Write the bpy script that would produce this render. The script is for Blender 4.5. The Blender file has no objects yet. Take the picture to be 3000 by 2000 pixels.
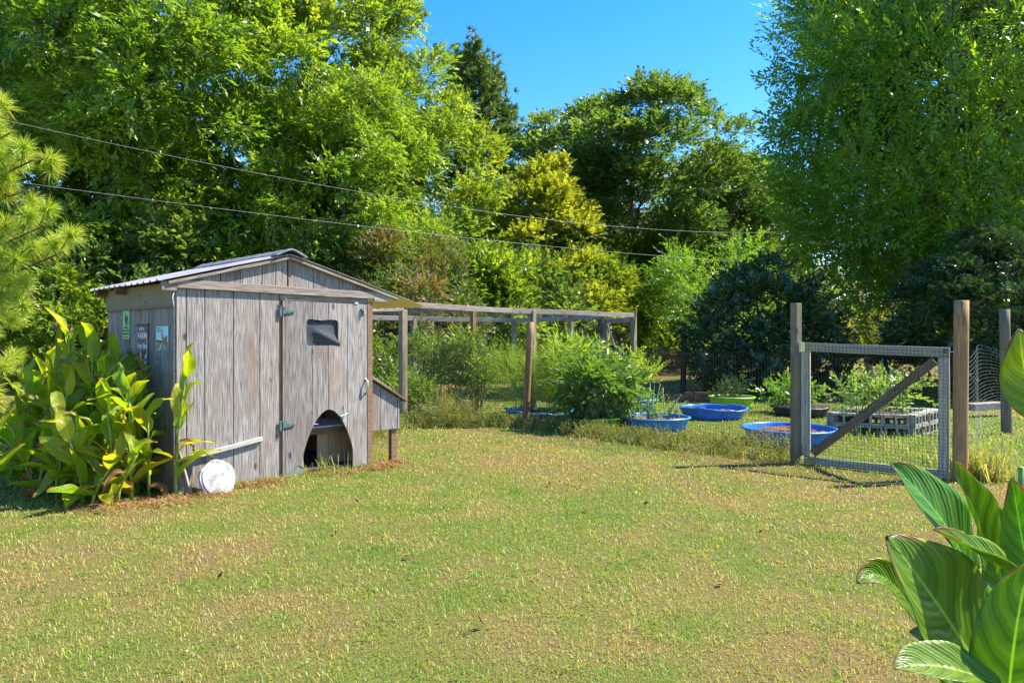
import bpy, bmesh, math, random
import numpy as np
from mathutils import Vector, Matrix

# ------------------------------------------------------------------ camera, world, sun, exposure
scn = bpy.context.scene
FPX, HOR, EYE = 2080.0, 994.0, 1.65          # focal length in photo pixels, horizon row, eye height
cd = bpy.data.cameras.new('camera'); cam = bpy.data.objects.new('camera', cd)
scn.collection.objects.link(cam)
cam.location = (0, 0, EYE); cam.rotation_euler = (math.radians(90), 0, 0)
cd.sensor_width = 36.0; cd.lens = FPX / 3000 * 36; cd.shift_y = -6 / 3000
cd.clip_start = 0.05; cd.clip_end = 2000
scn.camera = cam

SUN = Vector((0.80, 0.20, 1.0)).normalized()
SUN_EL = math.asin(SUN.z); SUN_AZ = math.atan2(SUN.x, SUN.y)
world = bpy.data.worlds.new('World'); scn.world = world; world.use_nodes = True
wn = world.node_tree; wn.nodes.clear()
sky = wn.nodes.new('ShaderNodeTexSky'); sky.sky_type = 'NISHITA'; sky.sun_disc = False
sky.sun_elevation = SUN_EL; sky.sun_rotation = SUN_AZ
sky.altitude = 0; sky.air_density = 1.0; sky.dust_density = 0.15; sky.ozone_density = 3.0
hsv = wn.nodes.new('ShaderNodeHueSaturation'); hsv.inputs['Saturation'].default_value = 1.42
bg = wn.nodes.new('ShaderNodeBackground'); bg.inputs['Strength'].default_value = 0.14
wo = wn.nodes.new('ShaderNodeOutputWorld')
tint = wn.nodes.new('ShaderNodeMix'); tint.data_type = 'RGBA'; tint.blend_type = 'MULTIPLY'; tint.inputs[0].default_value = 1.0; tint.inputs[7].default_value = (1.0, 0.94, 0.97, 1)
wn.links.new(sky.outputs[0], tint.inputs[6]); wn.links.new(tint.outputs[2], hsv.inputs['Color']); wn.links.new(hsv.outputs[0], bg.inputs['Color']); wn.links.new(bg.outputs[0], wo.inputs[0])

sd = bpy.data.lights.new('sun', 'SUN'); sd.energy = 5.0; sd.angle = math.radians(0.53); sd.color = (1.0, 0.93, 0.80)
sun = bpy.data.objects.new('sun', sd); scn.collection.objects.link(sun)
sun.rotation_euler = SUN.to_track_quat('Z', 'Y').to_euler(); sun.location = (20, 5, 25)

vs = scn.view_settings
vs.view_transform = 'Standard'; vs.look = 'None'; vs.exposure = 1.38; vs.gamma = 1.0; vs.use_curve_mapping = False
cy = scn.cycles
cy.max_bounces = 10; cy.diffuse_bounces = 7; cy.transmission_bounces = 7; cy.glossy_bounces = 3; cy.transparent_max_bounces = 8
cy.use_denoising = True; cy.denoiser = 'OPENIMAGEDENOISE'; cy.denoising_input_passes = 'RGB_ALBEDO_NORMAL'; cy.denoising_prefilter = 'ACCURATE'
cy.sample_clamp_indirect = 4.0; cy.caustics_reflective = False; cy.caustics_refractive = False
scn.render.film_transparent = False

# ------------------------------------------------------------------ helpers
C = scn.collection
UP = Vector((0, 0, 1))
def V3(*a): return Vector(a)
def G(px, py):                     # pixel on the ground
    Y = FPX * EYE / (py - HOR); return Vector(((px - 1500) / FPX * Y, Y, 0))
def PX(px, py, Y):                 # pixel at a known distance
    return Vector(((px - 1500) / FPX * Y, Y, EYE + (HOR - py) / FPX * Y))
def AT(px, Y): return Vector(((px - 1500) / FPX * Y, Y, 0))

class VN:
    def __init__(s, seed): s.g = np.random.default_rng(seed).random((256, 256))
    def one(s, x, y):
        xi = np.floor(x).astype(int); yi = np.floor(y).astype(int)
        fx = x - xi; fy = y - yi; fx = fx * fx * (3 - 2 * fx); fy = fy * fy * (3 - 2 * fy)
        g = s.g
        a = g[xi % 256, yi % 256]; b = g[(xi + 1) % 256, yi % 256]; c = g[xi % 256, (yi + 1) % 256]; d = g[(xi + 1) % 256, (yi + 1) % 256]
        return (a * (1 - fx) + b * fx) * (1 - fy) + (c * (1 - fx) + d * fx) * fy
    def fbm(s, x, y, o=3):
        x = np.asarray(x, float); y = np.asarray(y, float); t = 0; n = 0
        for i in range(o):
            t = t + s.one(x * 2 ** i + 17.3 * i, y * 2 ** i + 5.1 * i) * 0.55 ** i; n += 0.55 ** i
        return t / n
N1, N2, N3 = VN(1), VN(2), VN(3)
def gz(x, y):
    x = np.asarray(x, float); y = np.asarray(y, float)
    return (N3.fbm(x * 0.45, y * 0.45, 3) - 0.5) * 0.09
def gzf(x, y): return float(gz(x, y))
def green(x, y):                   # 0 dry straw lawn .. 1 green lawn
    x = np.asarray(x, float); y = np.asarray(y, float)
    v = (N1.fbm(x * 0.55 + 3, y * 0.55, 3) - 0.5) * 0.9 + (N2.fbm(x * 2.9, y * 2.9, 3) - 0.5) * 1.15
    # greener inside the garden fence, drier beyond it
    s = (x - 0.2) * 0.7 + (y - 13.3) * 0.72
    garden = np.clip(s / 1.0 + 0.3, 0, 1) * np.clip((21 - y) / 3, 0, 1)
    far = np.clip((y - 19) / 4, 0, 1)
    return np.clip(v + 0.53 + 0.30 * garden - 0.22 * far, 0, 1)

def put(o, parent=None):
    C.objects.link(o)
    if parent is not None: o.parent = parent
    return o
def tag(o, label=None, cat=None, group=None, kind=None):
    if label: o['label'] = label
    if cat: o['category'] = cat
    if group: o['group'] = group
    if kind: o['kind'] = kind
    return o
def thing(name, loc, label, cat, rz=0.0, group=None):
    o = bpy.data.objects.new(name, None); C.objects.link(o); o.empty_display_size = 0.1
    o.location = loc; o.rotation_euler = (0, 0, rz)
    return tag(o, label, cat, group)
def mesh_np(name, V, F, mat, rnd=None, attrs=None, smooth=False):
    V = np.ascontiguousarray(V, np.float32); F = np.ascontiguousarray(F, np.int32)
    me = bpy.data.meshes.new(name); n, k = F.shape
    me.vertices.add(len(V)); me.vertices.foreach_set('co', V.ravel())
    me.loops.add(n * k); me.loops.foreach_set('vertex_index', F.ravel())
    me.polygons.add(n); me.polygons.foreach_set('loop_start', np.arange(0, n * k, k, dtype=np.int32))
    if smooth: me.polygons.foreach_set('use_smooth', np.ones(n, bool))
    me.update(calc_edges=True)
    if rnd is not None:
        a = me.attributes.new('rnd', 'FLOAT', 'FACE'); a.data.foreach_set('value', np.ascontiguousarray(rnd, np.float32))
    for kx, v in (attrs or {}).items():
        a = me.attributes.new(kx, 'FLOAT', 'POINT' if len(v) == len(V) else 'FACE'); a.data.foreach_set('value', np.ascontiguousarray(v, np.float32))
    me.materials.append(mat)
    return me
def obj_np(name, V, F, mat, parent=None, **k):
    return put(bpy.data.objects.new(name, mesh_np(name, V, F, mat, **k)), parent)
def mesh_py(name, V, F, mat, smooth=False):
    me = bpy.data.meshes.new(name); me.from_pydata([tuple(v) for v in V], [], F); me.update()
    me.materials.append(mat)
    if smooth: me.polygons.foreach_set('use_smooth', [True] * len(me.polygons))
    return me
def obj_py(name, V, F, mat, parent=None, smooth=False):
    return put(bpy.data.objects.new(name, mesh_py(name, V, F, mat, smooth)), parent)
def bm_obj(name, bm, mat, parent=None, smooth=False):
    me = bpy.data.meshes.new(name); bm.to_mesh(me); bm.free(); me.materials.append(mat)
    if smooth: me.polygons.foreach_set('use_smooth', [True] * len(me.polygons))
    return put(bpy.data.objects.new(name, me), parent)
def box_mesh(name, sx, sy, sz, mat, bev=0.003, rough=0.0, seed=0, cuts=0):
    """box of size sx,sy,sz centred on its own middle, edges worn; long axis may be cut so that it can warp"""
    bm = bmesh.new(); bmesh.ops.create_cube(bm, size=1.0)
    bmesh.ops.scale(bm, vec=(sx, sy, sz), verts=bm.verts)
    if cuts:
        ax = max(range(3), key=lambda i: (sx, sy, sz)[i])
        ed = [e for e in bm.edges if abs((e.verts[0].co - e.verts[1].co)[ax]) > 1e-6]
        bmesh.ops.subdivide_edges(bm, edges=ed, cuts=cuts, use_grid_fill=True)
    if bev: 
        ee = [e for e in bm.edges if len(e.link_faces) == 2 and e.calc_face_angle(0) > 0.5]
        bmesh.ops.bevel(bm, geom=ee, offset=bev, segments=1, affect='EDGES', clamp_overlap=True)
    if rough:
        r = random.Random(seed)
        ax = max(range(3), key=lambda i: (sx, sy, sz)[i]); L = (sx, sy, sz)[ax]
        ph = r.uniform(0, 6); p2 = r.uniform(0, 6)
        for v in bm.verts:
            t = v.co[ax] / L
            d1 = rough * math.sin(t * 4 + ph); d2 = rough * math.sin(t * 5 + p2)
            o = [i for i in range(3) if i != ax]
            v.co[o[0]] += d1; v.co[o[1]] += d2
    me = bpy.data.meshes.new(name); bm.to_mesh(me); bm.free(); me.materials.append(mat)
    return me
def box(name, parent, lo, hi, mat, bev=0.003, rough=0.0, seed=0, cuts=0, rot=None):
    lo = Vector(lo); hi = Vector(hi); s = hi - lo
    o = put(bpy.data.objects.new(name, box_mesh(name, s.x, s.y, s.z, mat, bev, rough, seed, cuts)), parent)
    o.location = (lo + hi) / 2
    if rot: o.rotation_euler = rot
    return o
def beam(name, parent, a, b, w, h, mat, bev=0.004, rough=0.0, seed=0, cuts=0, roll=0.0):
    """plank whose length runs along its local X from a to b; w sideways, h upward"""
    a = Vector(a); b = Vector(b); d = b - a
    o = put(bpy.data.objects.new(name, box_mesh(name, d.length, w, h, mat, bev, rough, seed, cuts)), parent)
    o.location = (a + b) / 2
    x = d.normalized(); up = UP if abs(x.z) < 0.95 else Vector((0, 1, 0))
    y = up.cross(x).normalized(); z = x.cross(y)
    o.rotation_euler = (Matrix((x, y, z)).transposed().to_4x4() @ Matrix.Rotation(roll, 4, 'X')).to_euler()
    return o
def tube_data(pts, rad, sides=8, cap=True):
    pts = [Vector(p) for p in pts]; n = len(pts)
    if not hasattr(rad, '__len__'): rad = [rad] * n
    V = []; F = []
    ref = Vector((0.31, 0.17, 0.93)).normalized()
    for i, p in enumerate(pts):
        t = (pts[min(i + 1, n - 1)] - pts[max(i - 1, 0)]).normalized()
        r = ref if abs(t.dot(ref)) < 0.95 else Vector((1, 0, 0))
        a = t.cross(r).normalized(); b = t.cross(a)
        for k in range(sides):
            an = 2 * math.pi * k / sides
            V.append(p + (a * math.cos(an) + b * math.sin(an)) * rad[i])
    for i in range(n - 1):
        for k in range(sides):
            k2 = (k + 1) % sides
            F.append((i * sides + k, i * sides + k2, (i + 1) * sides + k2, (i + 1) * sides + k))
    if cap:
        F.append(tuple(range(sides - 1, -1, -1))); F.append(tuple((n - 1) * sides + k for k in range(sides)))
    return V, F
class MB:
    def __init__(s): s.V = []; s.F = []
    def add(s, vf):
        V, F = vf; o = len(s.V); s.V += list(V); s.F += [tuple(i + o for i in f) for f in F]; return s
    def tube(s, pts, rad, sides=6, cap=True): return s.add(tube_data(pts, rad, sides, cap))
    def boxm(s, M, sx, sy, sz):
        V = [M @ Vector((x * sx / 2, y * sy / 2, z * sz / 2)) for x in (-1, 1) for y in (-1, 1) for z in (-1, 1)]
        return s.add((V, [(0, 1, 3, 2), (4, 6, 7, 5), (0, 4, 5, 1), (2, 3, 7, 6), (0, 2, 6, 4), (1, 5, 7, 3)]))
    def build(s, name, mat, parent=None, smooth=False): return obj_py(name, s.V, s.F, mat, parent, smooth)
def tube(name, parent, pts, rad, mat, sides=10, smooth=True):
    return MB().tube(pts, rad, sides).build(name, mat, parent, smooth)

# ------------------------------------------------------------------ materials
def new_mat(name):
    m = bpy.data.materials.new(name); m.use_nodes = True; nt = m.node_tree
    return m, nt, nt.nodes['Principled BSDF'], nt.links, (lambda t: nt.nodes.new('ShaderNode' + t))
def plain(name, col, rough=0.6, metal=0.0, var=0.12, scale=30, bump=0.0, spec=0.5):
    m, nt, b, L, nn = new_mat(name)
    b.inputs['Roughness'].default_value = rough; b.inputs['Metallic'].default_value = metal
    b.inputs['Specular IOR Level'].default_value = spec
    tc = nn('TexCoord'); nz = nn('TexNoise'); nz.inputs['Scale'].default_value = scale; nz.inputs['Detail'].default_value = 4
    L.new(tc.outputs['Object'], nz.inputs['Vector'])
    r = nn('ValToRGB'); r.color_ramp.elements[0].position = 0.3; r.color_ramp.elements[1].position = 0.7
    r.color_ramp.elements[0].color = tuple(c * (1 - var) for c in col) + (1,); r.color_ramp.elements[1].color = tuple(min(1, c * (1 + var)) for c in col) + (1,)
    L.new(nz.outputs['Fac'], r.inputs['Fac']); L.new(r.outputs['Color'], b.inputs['Base Color'])
    if bump:
        bp = nn('Bump'); bp.inputs['Strength'].default_value = bump; bp.inputs['Distance'].default_value = 0.01
        L.new(nz.outputs['Fac'], bp.inputs['Height']); L.new(bp.outputs['Normal'], b.inputs['Normal'])
    return m
def mixc(nt, L, fac, a, b, blend='MIX'):
    n = nt.nodes.new('ShaderNodeMix'); n.data_type = 'RGBA'; n.blend_type = blend
    for s, v in ((n.inputs[0], fac), (n.inputs[6], a), (n.inputs[7], b)):
        if hasattr(v, 'is_linked'): L.new(v, s)
        elif isinstance(v, tuple): s.default_value = v + (1,) if len(v) == 3 else v
        else: s.default_value = v
    return n.outputs[2]
def wood(name, light, dark, stain, axis='X', stain_amt=0.5, moss=None, bump=0.5):
    """weathered timber, grain along one local axis, each board offset by its own random number"""
    m, nt, b, L, nn = new_mat(name)
    b.inputs['Roughness'].default_value = 0.85; b.inputs['Specular IOR Level'].default_value = 0.25
    tc = nn('TexCoord'); oi = nn('ObjectInfo')
    mul = nn('VectorMath'); mul.operation = 'SCALE'; mul.inputs['Scale'].default_value = 37.0
    comb = nn('CombineXYZ')
    for i in range(3): L.new(oi.outputs['Random'], comb.inputs[i])
    L.new(comb.outputs[0], mul.inputs[0])
    add = nn('VectorMath'); L.new(tc.outputs['Object'], add.inputs[0]); L.new(mul.outputs[0], add.inputs[1])
    def stretched(k, sc, det, dist=0.0, rough=0.6):
        mp = nn('Mapping'); s = [1.0, 1.0, 1.0]; s['XYZ'.index(axis)] = k; mp.inputs['Scale'].default_value = s
        L.new(add.outputs[0], mp.inputs['Vector'])
        n = nn('TexNoise'); n.inputs['Scale'].default_value = sc; n.inputs['Detail'].default_value = det
        n.inputs['Roughness'].default_value = rough; n.inputs['Distortion'].default_value = dist
        L.new(mp.outputs[0], n.inputs['Vector']); return n.outputs['Fac']
    g1 = stretched(0.03, 150, 5, 0.4)          # fine grain
    g2 = stretched(0.09, 42, 3, 0.9)           # broad growth rings
    g3 = stretched(0.3, 3.2, 3, 0.0)           # stain patches
    def ramp(src, p0, p1, c0, c1):
        r = nn('ValToRGB'); e = r.color_ramp.elements; e[0].position = p0; e[1].position = p1
        e[0].color = c0 + (1,); e[1].color = c1 + (1,); L.new(src, r.inputs['Fac']); return r.outputs['Color']
    base = ramp(g1, 0.36, 0.66, dark, light)
    w = ramp(g2, 0.40, 0.60, (0.62, 0.60, 0.58), (1.1, 1.1, 1.1))
    c = mixc(nt, L, 0.45, base, w, 'MULTIPLY')
    st = ramp(g3, 0.46, 0.72, (0, 0, 0), (1, 1, 1))
    sm = nn('Math'); sm.operation = 'MULTIPLY'; sm.inputs[1].default_value = stain_amt; L.new(st, sm.inputs[0])
    c = mixc(nt, L, sm.outputs[0], c, stain)
    # knots
    mp = nn('Mapping'); s = [5.0, 5.0, 5.0]; s['XYZ'.index(axis)] = 2.2; mp.inputs['Scale'].default_value = s; L.new(add.outputs[0], mp.inputs['Vector'])
    vo = nn('TexVoronoi'); vo.inputs['Scale'].default_value = 1.0; L.new(mp.outputs[0], vo.inputs['Vector'])
    kn = ramp(vo.outputs['Distance'], 0.05, 0.13, (0.30, 0.25, 0.22), (1, 1, 1))
    c = mixc(nt, L, 1.0, c, kn, 'MULTIPLY')
    if moss:
        g4 = stretched(0.5, 7.0, 4)
        mm = ramp(g4, 0.50, 0.66, (0, 0, 0), (0.75, 0.75, 0.75)); c = mixc(nt, L, mm, c, moss)
    hv = nn('HueSaturation'); mr = nn('MapRange'); mr.inputs['To Min'].default_value = 0.8; mr.inputs['To Max'].default_value = 1.18
    L.new(oi.outputs['Random'], mr.inputs['Value']); L.new(mr.outputs[0], hv.inputs['Value']); L.new(c, hv.inputs['Color'])
    L.new(hv.outputs[0], b.inputs['Base Color'])
    bp = nn('Bump'); bp.inputs['Strength'].default_value = bump; bp.inputs['Distance'].default_value = 0.004
    ad = nn('Math'); ad.operation = 'ADD'; L.new(g1, ad.inputs[0]); L.new(g2, ad.inputs[1])
    L.new(ad.outputs[0], bp.inputs['Height']); L.new(bp.outputs['Normal'], b.inputs['Normal'])
    return m
def foliage_mat(name, cols, trans=0.38, rough=0.42, tboost=1.75, spec=0.45):
    """cols: [(position, colour)...] looked up with the leaf's own random number"""
    m, nt, b, L, nn = new_mat(name)
    at = nn('Attribute'); at.attribute_name = 'rnd'
    r = nn('ValToRGB'); e = r.color_ramp.elements
    e[0].position = cols[0][0]; e[0].color = cols[0][1] + (1,); e[1].position = cols[-1][0]; e[1].color = cols[-1][1] + (1,)
    for p, c in cols[1:-1]:
        x = e.new(p); x.color = c + (1,)
    L.new(at.outputs['Fac'], r.inputs['Fac']); L.new(r.outputs['Color'], b.inputs['Base Color'])
    b.inputs['Roughness'].default_value = rough; b.inputs['Specular IOR Level'].default_value = spec
    tr = nn('BsdfTranslucent'); tcol = mixc(nt, L, 1.0, r.outputs['Color'], (tboost * 1.3, tboost * 1.2, tboost * 0.5), 'MULTIPLY')
    L.new(tcol, tr.inputs['Color'])
    mx = nn('MixShader'); mx.inputs['Fac'].default_value = trans
    L.new(b.outputs[0], mx.inputs[1]); L.new(tr.outputs[0], mx.inputs[2]); L.new(mx.outputs[0], nt.nodes['Material Output'].inputs['Surface'])
    return m

M = {}
GREY_L, GREY_D, BROWN = (0.46, 0.43, 0.41), (0.17, 0.145, 0.13), (0.22, 0.135, 0.085)
M['siding'] = wood('weathered_siding', (0.43, 0.405, 0.385), (0.125, 0.102, 0.088), (0.21, 0.13, 0.085), 'Z', 0.6, bump=0.8)
M['plank'] = wood('weathered_plank', (0.42, 0.37, 0.33), (0.15, 0.115, 0.09), BROWN, 'X', 0.45, bump=0.7)
M['plank_brown'] = wood('brown_plank', (0.30, 0.20, 0.13), (0.12, 0.07, 0.04), (0.20, 0.11, 0.05), 'X', 0.4)
M['plank_mossy'] = wood('mossy_plank', (0.34, 0.28, 0.20), (0.14, 0.105, 0.07), BROWN, 'X', 0.4, moss=(0.14, 0.17, 0.05))
M['gate_wood'] = wood('gate_timber', (0.56, 0.53, 0.43), (0.24, 0.22, 0.17), (0.26, 0.26, 0.28), 'X', 0.4, moss=(0.42, 0.41, 0.18))
M['brace_wood'] = wood('brace_timber', (0.32, 0.25, 0.16), (0.09, 0.066, 0.04), (0.14, 0.10, 0.06), 'X', 0.5, bump=0.8)
M['post'] = wood('grey_post', (0.33, 0.27, 0.20), (0.14, 0.11, 0.075), (0.17, 0.13, 0.09), 'Z', 0.5, moss=(0.20, 0.22, 0.07))
M['post_brown'] = wood('brown_post', (0.42, 0.255, 0.12), (0.20, 0.11, 0.05), (0.27, 0.14, 0.06), 'Z', 0.5)
M['post_dark'] = wood('dark_post', (0.14, 0.10, 0.075), (0.06, 0.045, 0.035), (0.08, 0.055, 0.04), 'Z', 0.4)
M['white_wood'] = wood('pale_strip', (0.72, 0.68, 0.62), (0.42, 0.37, 0.31), (0.4, 0.33, 0.26), 'X', 0.3)
M['inside'] = wood('inside_boards', (0.55, 0.36, 0.22), (0.28, 0.16, 0.09), (0.36, 0.20, 0.10), 'Z', 0.4)
M['shelf'] = plain('shelf_paint', (0.38, 0.44, 0.50), 0.7, var=0.35, scale=12)
M['roof'] = plain('roof_metal', (0.36, 0.34, 0.38), 0.42, 0.3, 0.15, 5)
M['roof_under'] = plain('roof_underside', (0.75, 0.70, 0.45), 0.55, 0.0, 0.08, 4)
M['tarpaper'] = plain('ridge_cap', (0.20, 0.20, 0.22), 0.45, 0.2, 0.3, 9)
M['galv'] = plain('galvanised', (0.42, 0.52, 0.54), 0.38, 0.75, 0.3, 40)
M['galv_green'] = plain('painted_hinge', (0.10, 0.15, 0.15), 0.5, 0.3, 0.3, 50)
M['zinc'] = plain('zinc_hinge', (0.62, 0.55, 0.33), 0.4, 0.6, 0.15, 40)
M['rust'] = plain('rusty_iron', (0.20, 0.075, 0.04), 0.8, 0.2, 0.4, 60)
M['black'] = plain('black_cloth', (0.045, 0.05, 0.06), 0.85, 0, 0.3, 60, 0.3)
M['mesh_wire'] = plain('dark_wire', (0.02, 0.022, 0.025), 0.55, 0.2, 0.2, 20)
M['net'] = plain('bird_net', (0.05, 0.05, 0.05), 0.5, 0.0, 0.3, 20)
M['wire'] = plain('bare_wire', (0.13, 0.14, 0.14), 0.45, 0.4, 0.2, 20)
M['cable'] = plain('cable', (0.27, 0.27, 0.27), 0.5, 0.2, 0.1, 5)
M['blue'] = plain('blue_plastic', (0.025, 0.17, 0.62), 0.38, 0, 0.22, 7)
M['pale_blue'] = plain('faded_blue_plastic', (0.05, 0.25, 0.60), 0.42, 0, 0.25, 7)
M['teal'] = plain('teal_plastic', (0.03, 0.26, 0.42), 0.45, 0, 0.35, 8)
M['lime'] = plain('lime_plastic', (0.30, 0.60, 0.035), 0.42, 0, 0.2, 7)
M['blackplastic'] = plain('black_plastic', (0.025, 0.028, 0.035), 0.45, 0, 0.3, 9)
M['mulch'] = plain('brown_mulch', (0.16, 0.075, 0.035), 0.95, 0, 0.6, 45, 1.0)
M['soil'] = plain('dark_soil', (0.07, 0.045, 0.03), 0.95, 0, 0.5, 40, 1.0)
M['concrete'] = plain('old_concrete', (0.30, 0.28, 0.23), 0.9, 0, 0.35, 14, 0.6)
M['brick'] = plain('old_brick', (0.20, 0.105, 0.07), 0.9, 0, 0.4, 16, 0.5)
M['bark'] = plain('bark', (0.11, 0.085, 0.065), 0.95, 0, 0.45, 9, 1.0)
M['bark_pale'] = plain('pale_bark', (0.26, 0.22, 0.18), 0.95, 0, 0.35, 9, 1.0)
M['bark_pine'] = plain('pine_bark', (0.15, 0.085, 0.06), 0.95, 0, 0.45, 7, 1.0)
M['twig'] = plain('brown_twig', (0.17, 0.105, 0.065), 0.9, 0, 0.4, 8)
M['stem_green'] = plain('green_stem', (0.20, 0.30, 0.05), 0.5, 0, 0.25, 20)
M['onion'] = plain('onion_leaf', (0.13, 0.30, 0.15), 0.45, 0, 0.3, 12)
M['red'] = plain('red_petal', (0.65, 0.035, 0.025), 0.5, 0, 0.2, 30)
M['stone'] = plain('white_stone', (0.34, 0.33, 0.32), 0.9, 0, 0.5, 13, 1.0)
M['darkline'] = plain('dark_print', (0.03, 0.03, 0.03), 0.7)
M['sign_green'] = plain('green_sign', (0.20, 0.55, 0.22), 0.5, 0, 0.05, 6)
M['sign_lime'] = plain('lime_sign', (0.35, 0.75, 0.06), 0.5, 0, 0.05, 6)
M['sign_brown'] = plain('brown_sign', (0.10, 0.05, 0.05), 0.55, 0, 0.15, 20)
M['sign_white'] = plain('white_print', (0.75, 0.80, 0.78), 0.55, 0, 0.05, 9)
M['sign_sky'] = plain('sky_print', (0.35, 0.68, 0.75), 0.4, 0, 0.1, 7)
M['sign_road'] = plain('road_print', (0.13, 0.15, 0.14), 0.4, 0, 0.2, 9)
M['sign_field'] = plain('field_print', (0.03, 0.07, 0.03), 0.4, 0, 0.2, 9)
M['hen'] = plain('hen_print', (0.30, 0.10, 0.04), 0.5, 0, 0.4, 60)

YG = (0.20, 0.245, 0.022)
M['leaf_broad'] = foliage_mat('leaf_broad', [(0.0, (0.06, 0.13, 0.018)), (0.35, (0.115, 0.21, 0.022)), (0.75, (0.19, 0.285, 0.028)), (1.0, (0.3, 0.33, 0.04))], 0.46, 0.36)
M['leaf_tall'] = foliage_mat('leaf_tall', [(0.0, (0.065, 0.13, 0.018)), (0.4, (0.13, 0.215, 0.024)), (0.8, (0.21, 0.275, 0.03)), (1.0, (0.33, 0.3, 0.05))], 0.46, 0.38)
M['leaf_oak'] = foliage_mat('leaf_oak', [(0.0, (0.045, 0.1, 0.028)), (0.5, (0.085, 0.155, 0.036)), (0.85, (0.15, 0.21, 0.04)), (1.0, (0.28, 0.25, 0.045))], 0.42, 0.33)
M['leaf_cone'] = foliage_mat('leaf_cone', [(0.0, (0.09, 0.135, 0.014)), (0.5, (0.18, 0.225, 0.022)), (0.9, (0.28, 0.29, 0.03)), (1.0, (0.36, 0.24, 0.05))], 0.46, 0.38)
M['leaf_elm'] = foliage_mat('leaf_elm', [(0.0, (0.065, 0.14, 0.018)), (0.5, (0.13, 0.24, 0.024)), (0.85, (0.21, 0.33, 0.03)), (1.0, (0.38, 0.29, 0.04))], 0.5, 0.32, 1.9)
M['leaf_fresh'] = foliage_mat('leaf_fresh', [(0.0, (0.08, 0.18, 0.02)), (0.6, (0.13, 0.26, 0.03)), (1.0, (0.22, 0.30, 0.04))], 0.4, 0.4)
M['leaf_shrub'] = foliage_mat('leaf_shrub', [(0.0, (0.045, 0.095, 0.012)), (0.6, (0.1, 0.17, 0.018)), (1.0, (0.22, 0.24, 0.03))], 0.45, 0.36)
M['leaf_red'] = foliage_mat('leaf_red', [(0.0, (0.06, 0.11, 0.016)), (0.6, (0.11, 0.16, 0.025)), (0.72, (0.25, 0.12, 0.07)), (1.0, (0.33, 0.17, 0.11))], 0.3, 0.5)
M['leaf_dark'] = foliage_mat('leaf_dark', [(0.0, (0.025, 0.06, 0.02)), (0.7, (0.05, 0.1, 0.03)), (0.94, (0.09, 0.13, 0.025)), (1.0, (0.28, 0.25, 0.04))], 0.18, 0.28, spec=0.6)
M['leaf_blue'] = foliage_mat('leaf_berry', [(0.0, (0.07, 0.14, 0.02)), (0.6, (0.13, 0.21, 0.03)), (0.9, (0.22, 0.25, 0.035)), (1.0, (0.30, 0.12, 0.06))], 0.36, 0.4)
M['leaf_pepper'] = foliage_mat('leaf_pepper', [(0.0, (0.05, 0.12, 0.02)), (0.6, (0.10, 0.20, 0.025)), (1.0, (0.17, 0.25, 0.03))], 0.36, 0.36)
M['leaf_fern'] = foliage_mat('leaf_fern', [(0.0, (0.14, 0.24, 0.02)), (1.0, (0.26, 0.36, 0.04))], 0.45, 0.5)
M['leaf_lily'] = foliage_mat('leaf_tomato', [(0.0, (0.10, 0.20, 0.05)), (1.0, (0.22, 0.32, 0.08))], 0.35, 0.4)
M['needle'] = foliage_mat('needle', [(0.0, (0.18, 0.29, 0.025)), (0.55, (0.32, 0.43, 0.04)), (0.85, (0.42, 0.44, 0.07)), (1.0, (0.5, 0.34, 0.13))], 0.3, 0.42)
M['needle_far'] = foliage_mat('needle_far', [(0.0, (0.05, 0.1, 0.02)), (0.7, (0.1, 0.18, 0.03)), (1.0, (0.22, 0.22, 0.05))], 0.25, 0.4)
M['weed'] = foliage_mat('weed', [(0.0, (0.10, 0.16, 0.025)), (0.5, (0.18, 0.22, 0.04)), (0.7, (0.24, 0.19, 0.07)), (1.0, (0.24, 0.14, 0.08))], 0.3, 0.6)
M['straw'] = foliage_mat('pine_straw', [(0.0, (0.17, 0.08, 0.03)), (0.6, (0.30, 0.155, 0.06)), (1.0, (0.45, 0.30, 0.14))], 0.15, 0.7)
M['grass'] = foliage_mat('grass_blade', [(0.0, (0.3, 0.19, 0.07)), (0.2, (0.46, 0.36, 0.13)), (0.4, (0.36, 0.34, 0.07)), (0.6, (0.22, 0.31, 0.03)), (1.0, (0.11, 0.23, 0.014))], 0.3, 0.5)
M['sedge'] = foliage_mat('tall_grass', [(0.0, (0.42, 0.34, 0.17)), (0.4, (0.28, 0.29, 0.08)), (1.0, (0.14, 0.26, 0.035))], 0.35, 0.5)

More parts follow.
